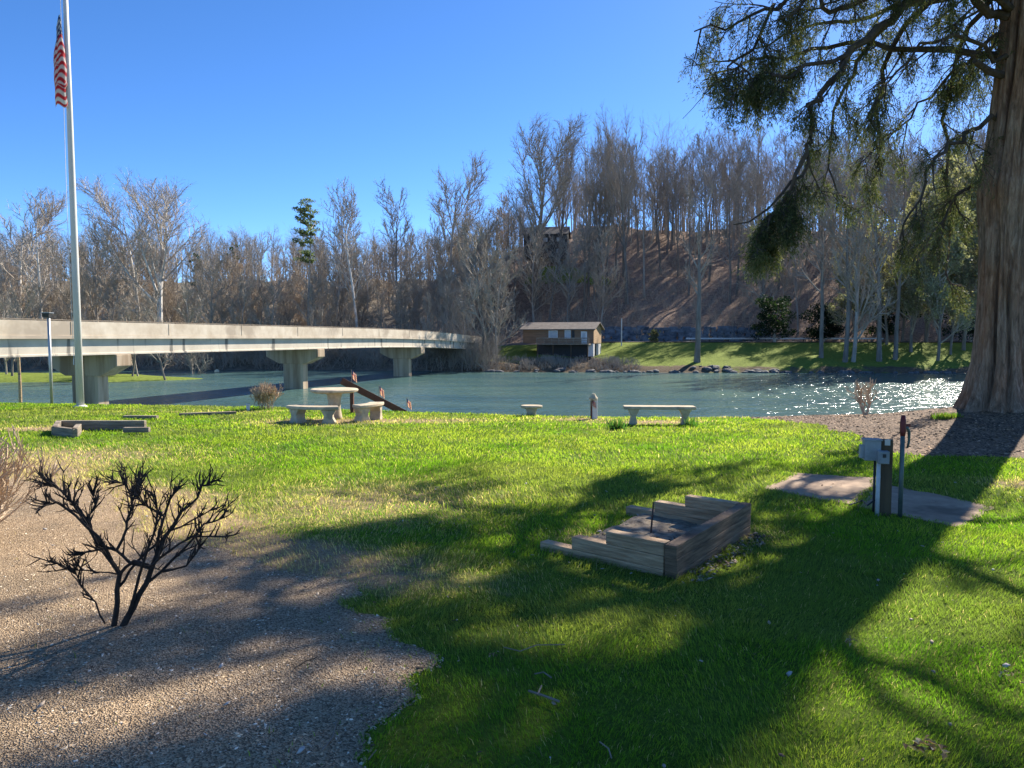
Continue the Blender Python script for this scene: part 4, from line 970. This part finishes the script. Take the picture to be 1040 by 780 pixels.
# concrete furniture
def bench_straight(px, py, Y, L_, H, rz, name, label):
    x = (px-520)/F*Y; z = hn(x, Y); root = empty(name, (x, Y, z), rz, label, 'bench')
    b = MB(); b.box((0, 0, H-.035), (L_, .36, .07)); b.build('seat', M['conc'], root, bevel=.018)
    for sx in (-1, 1):
        l = MB(); xx = sx*L_*.36; l.add([(xx-.10, -.10, -.04), (xx+.10, -.10, -.04), (xx+.10, .12, -.04), (xx-.10, .12, -.04), (xx-.055, -.10, H*.45), (xx+.055, -.10, H*.45), (xx+.055, .12, H*.45), (xx-.055, .12, H*.45), (xx-.13, -.14, H-.07), (xx+.13, -.14, H-.07), (xx+.13, .14, H-.07), (xx-.13, .14, H-.07)],
              [(3, 2, 1, 0), (0, 1, 5, 4), (1, 2, 6, 5), (2, 3, 7, 6), (3, 0, 4, 7), (4, 5, 9, 8), (5, 6, 10, 9), (6, 7, 11, 10), (7, 4, 8, 11), (8, 9, 10, 11)]); l.build('leg', M['conc'], root, bevel=.012)
    return root
bench_straight(670, 434, 16.6, 1.6, .42, R(-4), 'stone_bench', 'straight pale concrete bench on two legs facing the river')
def curved_bench(c, rad, a0, a1, H, label):
    root = empty('curved_bench', (c[0], c[1], hn(*c)), 0, label, 'bench', 'curved benches of the concrete picnic set')
    b = MB(); n = 14; w = .18; V = []
    for k in range(n+1):
        a = a0+(a1-a0)*k/n
        for q, z in ((rad-w, H-.075), (rad+w, H-.075), (rad+w, H), (rad-w, H)): V.append((math.cos(a)*q, math.sin(a)*q, z))
    b.add(V, [(4*k+j, 4*k+(j+1) % 4, 4*k+4+(j+1) % 4, 4*k+4+j) for k in range(n) for j in range(4)]+[(0, 1, 2, 3)[::-1], tuple(4*n+j for j in range(4))]); b.build('seat', M['conc'], root, bevel=.018)
    for f in (.17, .83):
        a = a0+(a1-a0)*f; l = MB(); cc = Vector((math.cos(a)*rad, math.sin(a)*rad, 0)); prof = [(.17, -.05), (.15, .06), (.10, .16), (.10, .22), (.15, H-.12), (.17, H-.076)]
        V = []
        for rr, z in prof:
            for u, v in ((-1, -1), (1, -1), (1, 1), (-1, 1)):
                q = Matrix.Rotation(a, 3, 'Z') @ Vector((u*.13, v*rr, 0)); V.append(cc+q+Vector((0, 0, z)))
        l.add(V, [(4*k+j, 4*k+(j+1) % 4, 4*k+4+(j+1) % 4, 4*k+4+j) for k in range(len(prof)-1) for j in range(4)]+[(3, 2, 1, 0), tuple(4*(len(prof)-1)+j for j in range(4))]); l.build('leg', M['conc'], root, bevel=.02)
tx, ty = (339-520)/F*18, 18.0
root = empty('stone_table', (tx, ty, hn(tx, ty)), 0, 'round pale concrete picnic table on a thick pedestal', 'table')
b = MB(); b.lathe((0, 0, 0), [(.50, .66), (.57, .69), (.58, .73), (.55, .75)], 36); b.build('tabletop', M['conc'], root, smooth=False)
b = MB(); b.lathe((0, 0, 0), [(.20, -.05), (.18, .08), (.15, .25), (.15, .45), (.18, .60), (.24, .665)], 20, 1, 1); b.build('pedestal', M['conc'], root, smooth=True)
curved_bench((tx, ty), 1.08, R(222), R(288), .42, 'curved concrete bench in front of the round table, nearer the camera')
curved_bench((tx, ty), 1.02, R(-48), R(8), .42, 'curved concrete bench right of the round table beneath the sloping rail')
x = (540-520)/F*18.9; root = empty('stone_stool', (x, 19.1, hn(x, 19.1)), 0, 'small concrete stool top showing at the lawn edge', 'stool')
b = MB(); b.lathe((0, 0, 0), [(.20, .20), (.28, .22), (.29, .26), (.27, .28)], 24, 1, .8); b.build('seat', M['conc'], root)
b = MB(); b.lathe((0, 0, 0), [(.15, -.4), (.12, .1), (.16, .21)], 16); b.build('pedestal', M['conc'], root, smooth=True)
# post with pink rosette
x = (603-520)/F*18.2; root = empty('white_post', (x, 18.2, hn(x, 18.2)), 0, 'short white post with a small pink ornament at the lawn edge', 'post')
b = MB(); b.box((.03, 0, .22), (.13, .13, .52)); b.build('post', M['white'], root, bevel=.01)
b = MB(); b.box((-.055, .0, .22), (.025, .14, .50)); b.build('side_board', M['rail'], root)
b = MB(); b.lathe((.0, 0, .46), [(.10, 0), (.11, .05), (.06, .12), (.04, .16)], 12); b.build('cap', M['conc'], root)
def us_flag_small(px, py, ph, Y, label, sc=1.0):
    """little cloth flag on a stick"""
    c = at(px, py, Y); s_ = Y/F; root = empty('small_flag', (c.x, Y, c.z-.02), 0, label, 'flag', 'small flags by the river steps')
    b = MB(); b.tube([(0, 0, -ph*s_), (0, 0, .22*sc)], .007, 5); b.build('stick', M['deckwood'], root)
    b = MB(); n = 8
    for i in range(n):
        for j in range(9):
            u = i/(n-1); v = j/8
            b.col = (.5, .03, .04) if (j+1) % 2 else (.7, .62, .6)
            if u < .4 and v < .4: b.col = (.03, .04, .15)
            b.add([(.01+u*.10*sc+.02*v, .03*math.sin(u*9)*(1-v*.3), .20*sc-v*.20*sc-u*.10*sc)], [])
    b.f = [(i*9+j, (i+1)*9+j, (i+1)*9+j+1, i*9+j+1) for i in range(n-1) for j in range(8)]
    b.build('cloth', M['flag'], root)
us_flag_small(357, 384, 42, 20.6, 'small striped flag at the top of the sloping brown rail', 1.2)
us_flag_small(385, 400, 22, 20.6, 'small striped flag above the middle of the sloping brown rail', 1.2)
us_flag_small(413, 412, 12, 20.8, 'small striped flag at the low end of the sloping brown rail', 1.1)
us_flag_small(601, 411, 1, 18.1, 'small faded pink flag on top of the white post', .8)
# sloping rail
root = empty('handrail', at(380, 420, 19.8), 0, 'brown wooden handrail slanting down towards the river behind the table', 'handrail'); o_ = Vector(root.location)
a = at(349, 388, 19.5)-o_; c = at(410, 419, 20.6)-o_
b = MB(); d = c-a; mid = (a+c)/2; Mx = d.to_track_quat('X', 'Z').to_matrix(); b.box(mid, (d.length+.15, .06, .17), M=Mx); b.build('rail', M['rail'], root, bevel=.005)
for f in (.12, .53):
    q = a.lerp(c, f); b = MB(); zg = hn(q.x+o_.x, q.y+o_.y)-o_.z-.1; b.box((q.x, q.y+.07, (q.z+zg)/2-.02), (.09, .09, q.z-zg)); b.build('post', M['rail'], root)
# left low timber planter, edging
p0, p1, p2, p3 = gp(56, 444), gp(66, 436), gp(146, 440), gp(75, 443)
root = empty('timber_planter', gp(100, 441), 0, 'low grey timber planter box in the lawn at left', 'planter'); o_ = Vector(root.location)
cz = hn(o_.x, o_.y)
for (qa, qb) in ((gp(56, 443), gp(76, 445)), (gp(60, 437), gp(146, 437)), (gp(56, 443), gp(60, 437)), (gp(76, 445), gp(80, 441)), (gp(128, 441), gp(150, 441))):
    d = qb-qa; c = (qa+qb)/2-o_; b = MB(); h_ = .22 if d.length > .5 or qa.x < -9.5 else .1; b.box((c.x, c.y, .09), (d.length+.08, .10, h_), rz=math.atan2(d.y, d.x)); b.build('timber', M['greywood'], root, bevel=.008)
for k, (qa, qb) in enumerate(((gp(126, 425), gp(160, 425.5)), (gp(182, 422.5), gp(240, 421)))):
    d = qb-qa; c = (qa+qb)/2; b = MB(); b.box((0, 0, .03), (d.length, .12, .10), rz=math.atan2(d.y, d.x)); tag(b.build('landscape_timber', M['greywood'], loc=c, bevel=.01), ['short flat timber in the grass behind the left planter', 'longer flat timber in the grass right of the left planter'][k], 'timber')
# flagpole, flag
g = gp(80, 410); g = Vector(((80-520)/F*22, 22, hn((80-520)/F*22, 22)))
root = empty('flagpole', g, 0, 'tall tapered aluminium flagpole on the lawn at left', 'flagpole')
b = MB(); b.tube([(0, 0, -.1), (0, 0, 4), (0, 0, 9), (0, 0, 14)], [.105, .095, .078, .055], 20); b.build('pole', M['pole'], root, smooth=True)
b = MB(); b.lathe((0, 0, 14), [(.02, 0), (.09, .06), (.11, .14), (.06, .22)], 14); b.build('finial', M['yellow'], root, smooth=True)
b = MB(); b.lathe((0, 0, 0), [(.19, -.02), (.18, .03), (.12, .06)], 20); b.build('base_collar', M['pole'], root)
b = MB(); b.tube([(-.12, -.04, 1.3), (-.16, -.04, 6), (-.11, -.04, 13.9)], .008, 5); b.build('halyard', M['white'], root)
b = MB(); b.box((-.11, -.06, 1.35), (.03, .03, .18)); b.build('cleat', M['steel'], root)
zt_ = at(62, 14, 22).z-g.z; n = 60; m_ = 39; b = MB()
for i in range(n):
    for j in range(m_):
        u = i/(n-1); v = j/(m_-1)
        gather = .05+.09*sst(0, .55, u*.5+v*.5)
        lat = math.sin(u*15.5+1.4*v)*gather; back = math.cos(u*15.5+.9*v)*gather*.8
        z = zt_-v*1.45-u*1.35-.10*math.sin(u*31)
        st_ = int(v*13); c_ = (.48, .025, .035) if st_ % 2 == 0 else (.62, .57, .55)
        if u < .4 and v < 7/13: c_ = (.025, .035, .13) if (int(u*28)+int(v*24)) % 3 else (.6, .6, .6)
        b.col = c_; b.add([(-.13+lat+.02*math.sin(v*7), -.13+back-.03, z)], [])
b.f = [(i*m_+j, (i+1)*m_+j, (i+1)*m_+j+1, i*m_+j+1) for i in range(n-1) for j in range(m_-1)]
o = b.build('flag', M['flag'], smooth=True, loc=g); tag(o, 'limp red and white striped flag hanging from the flagpole', 'flag')
# light post, wooden stake, pipe
Y = 23.6; x = (51-520)/F*Y; z = hn(x, Y); H = at(51, 322, Y).z-z; root = empty('lamp_post', (x, Y, z), 0, 'slim grey post with a small black lamp head left of the flagpole', 'lamp post')
b = MB(); b.tube([(0, 0, -.1), (0, 0, H)], .045, 10); b.build('post', M['steel'], root, smooth=True)
b = MB(); b.box((-.03, 0, H+.06), (.20, .20, .13), taper=1.15); hd = b.build('lamp_head', M['black'], root); b = MB(); b.box((-.03, 0, H+.135), (.27, .24, .02)); b.build('solar_panel', M['glass'], hd)
Y = 23.8; x = (19-520)/F*Y; z = hn(x, Y); b = MB(); b.tube([(0, 0, -.1), (.01, 0, .6), (0, 0, at(19, 363, Y).z-z)], [.055, .05, .045], 8)
tag(b.build('wooden_stake', M['wood'], loc=(x, Y, z)), 'brown wooden stake at the lawn edge near the left border', 'post')
g = gp(252, 417); b = MB(); b.tube([(0, 0, -.02), (0, 0, .16)], [.05, .05], 12); b.tube([(0, 0, .16), (0, 0, .19)], [.06, .06], 12); tag(b.build('pipe_cap', M['white'], loc=g), 'short white pipe stub in the grass by the round bush', 'pipe')

# ------------------------------------------------------------------ shrubs
def shrub(name, base, stems, label, m, seed, depth, L0, rad, ang, nch, spread, shrink=.72, up=.1, wob=.16, tw=.0035, cat='shrub', squash=1.0):
    r = random.Random(seed); G = MB(); root = empty(name, base, 0, label, cat)
    def rec(p, d, L, rr, k):
        b = branch(r, p, d, L, 4, up, wob); G.tube(b, [max(tw, rr*(1-.35*i/4)) for i in range(5)], 6 if rr > .01 else (4 if rr > .004 else 3), k == 0)
        if k <= 0: return
        for i in range(nch):
            t = 1 if i == 0 else r.uniform(.45, 1); q, dd = sample(b, t*.999); rec(q, perp(r, dd, r.uniform(*ang)), L*shrink*r.uniform(.75, 1.2), rr*.64, k-1)
    for (d, L, rr, k) in stems(r): rec(Vector((r.gauss(0, spread), r.gauss(0, spread), -.03)), Vector(d), L*L0, rr*rad, k)
    G.build('stems', m, root); return root
g = gp(121, 637)
def st1(r): return []
root = empty('bare_shrub', g, 0, 'black bare pruned shrub with knobby twig ends standing in gravel', 'shrub')
G = MB(); r = random.Random(12)
def P_(px, py, dy=0): return at(px, py, g.y+dy)-g
paths = [([(116, 640), (119, 612), (121, 584), (112, 570), (98, 552), (88, 530), (80, 516)], -.0, .017),
         ([(124, 640), (136, 616), (148, 592), (158, 565), (168, 545), (184, 520)], .05, .020),
         ([(158, 565), (163, 535), (170, 512), (178, 500)], .08, .011),
         ([(112, 570), (100, 545), (76, 524), (58, 511), (48, 512)], -.2, .010),
         ([(121, 584), (136, 570), (155, 575), (170, 560), (195, 545), (228, 545)], -.15, .010),
         ([(148, 592), (165, 580), (185, 560), (208, 532), (226, 526)], .2, .010),
         ([(184, 520), (200, 505), (204, 494), (214, 490)], .12, .008),
         ([(150, 580), (132, 572), (118, 560), (105, 556), (84, 561)], -.05, .011),
         ([(118, 560), (128, 538), (133, 516), (134, 500)], .12, .009), ([(134, 500), (128, 492), (118, 490)], .12, .005), ([(134, 500), (142, 492)], .1, .005),
         ([(107, 634), (96, 612), (82, 594), (76, 580)], -.1, .006), ([(118, 586), (100, 581), (76, 578), (58, 572)], -.1, .005),
         ([(80, 516), (62, 498), (50, 492)], 0, .008), ([(98, 552), (86, 530), (70, 506), (52, 488)], -.1, .009),
         ([(126, 620), (140, 588), (152, 555), (160, 530), (158, 505)], -.2, .010), ([(160, 530), (150, 515), (140, 505)], -.2, .006),
         ([(88, 530), (96, 515), (94, 500)], .1, .006), ([(165, 580), (190, 575), (200, 560), (204, 545)], -.1, .007), ([(125, 600), (132, 580), (150, 560), (172, 540), (196, 528), (214, 518)], .25, .009)]
def knob(p, d, L, k, rr):
    b = branch(r, p, d, L, 3, .12, .22); G.tube(b, [rr, rr*.78, rr*.55, rr*.28], 4, False)
    if k:
        for _ in range(2): q, dd = sample(b, r.uniform(.4, .99)); knob(q, perp(r, dd, r.uniform(.4, 1.0)), L*.65, k-1, rr*.7)
ALLP = []
for pi, (pts, dy, rr) in enumerate(paths):
    n = len(pts); y0 = 0
    fine = [P_(x, y, dy*k/(n-1)) for k, (x, y) in enumerate(pts)]
    if pi > 1 and pts[0][1] < 630:
        q = min(ALLP, key=lambda a: (a-fine[0]).length); fine = [P_(x, y, q.y*(1-k/(n-1))+dy*k/(n-1)) for k, (x, y) in enumerate(pts)]; fine[0] = q
    sm = []
    for k in range(n-1):
        for t in (0, .5): sm.append(fine[k].lerp(fine[k+1], t)+vrand(r)*.006)
    sm.append(fine[-1]); m_ = len(sm); ALLP += sm
    G.tube(sm, [max(.0035, rr*(1-.55*k/(m_-1))) for k in range(m_)], 7)
    for _ in range(12):
        q, dd = sample(sm, r.uniform(.3, 1)); knob(q, perp(r, dd, r.uniform(.4, .9))+Vector((0, 0, .25)), r.uniform(.05, .15), r.choice((0, 1, 1)), .0056)
    for _ in range(4): knob(sm[-1], perp(r, (sm[-1]-sm[-2]).normalized(), r.uniform(.2, .9)), r.uniform(.04, .09), 1, .0055)
G.build('stems', M['shrub'], root)
def dome(r, n=26, t=.9):
    return [((r.gauss(0, .5)*t, r.gauss(0, .5)*t, 1), 1, 1, 4) for _ in range(n)]
gx = -4.65; gy = 6.0
shrub('twiggy_bush', (gx, gy, hn(gx, gy)), lambda r: dome(r, 34, 1.3), 'tan twiggy rounded bush cut off by the left edge', M['tan'], 5, 4, .33, .013, (.25, .7), 3, .06, .78, .08, .12, .004)
gx = (267-520)/F*21.3; shrub('round_bush', (gx, 21.3, hn(gx, 21.3)), lambda r: dome(r, 22, .9), 'small round tan bush at the lawn edge in front of the bridge', M['tan'], 6, 4, .24, .012, (.25, .6), 3, .12, .78, .1, .1, .006)
gx = (881-520)/F*17.2; shrub('small_bare_shrub', (gx, 17.2, hn(gx, 17.2)), lambda r: [((-.5, 0, 1), 1, 1, 4), ((.35, .1, 1), 1, 1, 4), ((.1, -.2, 1), .9, .8, 4), ((-.2, .2, 1), .8, .8, 3)], 'small forked bare shrub at the top of the mulch bank', M['tan'], 8, 4, .34, .028, (.3, .8), 3, .03, .70, .02, .14, .005)
# daffodil clump by the bench, green sprouts on mulch
def clump(px, py, n, h, label, w=.22, colr=(.06, .13, .03)):
    g = gp(px, py); r = random.Random(px); G = MB()
    for _ in range(n):
        G.col = tuple(c*r.uniform(.7, 1.3) for c in colr); p = Vector((r.triangular(-w, w), r.triangular(-w*.5, w*.5), -.01)); d = Vector((r.gauss(0, .3), r.gauss(0, .3), 1)); q = p+d*h*r.uniform(.6, 1.1); a = Vector((.008, r.uniform(-.006, .006), 0)); G.add([p-a, p+a, (p+q)/2+a*.9, q, (p+q)/2-a*.9], [(0, 1, 2, 3, 4)])
    tag(G.build('leafy_clump', M['grass'], loc=g), label, 'plant')
clump(626, 436, 90, .26, 'clump of dark green strap leaves left of the straight bench')
clump(703, 433, 40, .22, 'thin clump of green leaves behind the right end of the straight bench')
clump(917, 411, 260, .14, 'bright green sprouts at the top of the mulch bank', .35, (.13, .20, .03))
clump(962, 425, 260, .12, 'bright green sprouts in mulch left of the big trunk', .3, (.13, .20, .03))
# log pieces beside the trunk
for k, (px, py, L_, rad, m_, lb) in enumerate(((943, 413, .10, .10, 'conc', 'pale round stone left of the dark logs by the big trunk'), (953, 412, .34, .06, 'darkbark', 'dark short log beside the pale stone'), (963, 410, .30, .07, 'darkbark', 'dark log nearest the big trunk'), (966, 406, .14, .06, 'white', 'small whitish stone on top of the logs by the big trunk'))):
    g = gp(px, py); o = None
    if m_ in ('conc', 'white'):
        o = link(bpy.data.objects.new('stone', RK[k].copy())); o.data.materials[0] = M[m_]; o.location = g+Vector((0, 0, .05)); o.scale = (rad*.9, rad*.8, rad*1.1)
        tag(o, lb, 'stone')
    else:
        b = MB(); b.tube([(-L_/2, 0, rad*.6), (0, .02, rad*.75), (L_/2, -.03, rad*.6)], [rad*.8, rad*.9, rad*.65], 9); o = b.build('log', M[m_], loc=g, smooth=False); tag(o, lb, 'log')
# twigs on the lawn and gravel
for k, (pts, rr, lb) in enumerate((([(537, 709), (552, 714), (568, 720)], .006, 'thick pale stick lying in the shaded lawn at bottom centre'), ([(512, 664), (528, 668), (545, 662), (574, 661)], .003, 'thin curved twig in the lawn above the thick stick'),
        ([(342, 736), (338, 752), (327, 766)], .004, 'pale twig lying on the gravel near the grass edge'), ([(543, 692), (552, 690), (560, 696)], .004, 'small pale stick just above the thick stick'), ([(609, 762), (618, 770), (621, 779)], .003, 'curved twig at the bottom edge of the lawn'),
        ([(299, 681), (310, 674), (322, 670)], .003, 'short dark twig on the middle of the gravel'), ([(382, 766), (374, 776)], .003, 'dark twig on gravel beside the bottom grass edge'))):
    P3 = [gp(*q) for q in pts]; b = MB(); b.tube([q-P3[0]+Vector((0, 0, .012+(.022 if pts[0][0] > 420 else 0))) for q in P3], rr, 5)
    if k == 0: a_ = gp(546, 713)-P3[0]; b.tube([a_+Vector((0, 0, .034)), gp(550, 706)-P3[0]+Vector((0, 0, .045))], rr*.7, 5)
    tag(b.build('stick', M['greywood'] if k != 5 else M['post'], loc=P3[0]), lb, 'stick')
def leafclump(px, py, n, s_, label):
    n = int(n*2.2); s_ = s_*.62
    g = gp(px, py); r = random.Random(px); G = MB()
    for _ in range(n):
        G.col = r.choice([(.30, .20, .12), (.14, .09, .055), (.44, .36, .27)]); c = Vector((r.gauss(0, s_*1.6), r.gauss(0, s_), .02+r.random()*.03)); a = vrand(r); a.z *= .5; b_ = a.cross(Vector((0, 0, 1))).normalized(); a = a.normalized()
        G.add([c-a*s_, c+b_*s_*.5+Vector((0, 0, .01)), c+a*s_, c-b_*s_*.5+Vector((0, 0, .01))], [(0, 1, 2, 3)])
    tag(G.build('leaf_clump', M['leafy'], loc=g), label, 'leaves')
leafclump(938, 768, 12, .035, 'clump of curled brown leaves at the bottom right of the lawn')
leafclump(862, 658, 7, .022, 'dark dead leaves on a sunlit patch right of the timber bed')
leafclump(1022, 692, 6, .02, 'few pale dead leaves near the right edge of the lawn')
leafclump(500, 672, 5, .016, 'small pale leaf curl beside the thin curved twig')

# ------------------------------------------------------------------ light, sky, camera
sd_ = Vector((math.sin(AZ)*math.cos(EL), math.cos(AZ)*math.cos(EL), math.sin(EL)))
L = bpy.data.lights.new('sun', 'SUN'); L.energy = 5.0; L.angle = R(.53); L.color = (1, .92, .80); lo = bpy.data.objects.new('sun', L); C.objects.link(lo)
lo.rotation_euler = sd_.to_track_quat('Z', 'Y').to_euler(); lo.location = (20, 30, 40)
w = bpy.data.worlds.new('World'); SC.world = w; w.use_nodes = True; N = w.node_tree.nodes; Lk = w.node_tree.links
sky = N.new('ShaderNodeTexSky'); sky.sky_type = 'NISHITA'; sky.sun_disc = False; sky.sun_elevation = EL; sky.sun_rotation = AZ; sky.altitude = 250; sky.air_density = .5; sky.dust_density = .1; sky.ozone_density = 3.0
hs = N.new('ShaderNodeHueSaturation'); hs.inputs['Saturation'].default_value = 1.2; hs.inputs['Hue'].default_value = .503; Lk.new(sky.outputs[0], hs.inputs['Color'])
Lk.new(hs.outputs[0], N['Background'].inputs[0]); N['Background'].inputs[1].default_value = .12
SC.view_settings.view_transform = 'Standard'; SC.view_settings.look = 'None'; SC.view_settings.exposure = 1.2; SC.view_settings.gamma = 1
cam = bpy.data.cameras.new('camera'); cam.sensor_width = 36; cam.lens = F/1040*36; cam.clip_end = 6000; cam.clip_start = .05
co = bpy.data.objects.new('camera', cam); C.objects.link(co); co.location = (0, 0, CAMZ); co.rotation_euler = (R(90)-PIT, 0, 0); SC.camera = co
SC.cycles.max_bounces = 6; SC.cycles.transparent_max_bounces = 4; SC.cycles.use_denoising = True; SC.cycles.sample_clamp_indirect = 6
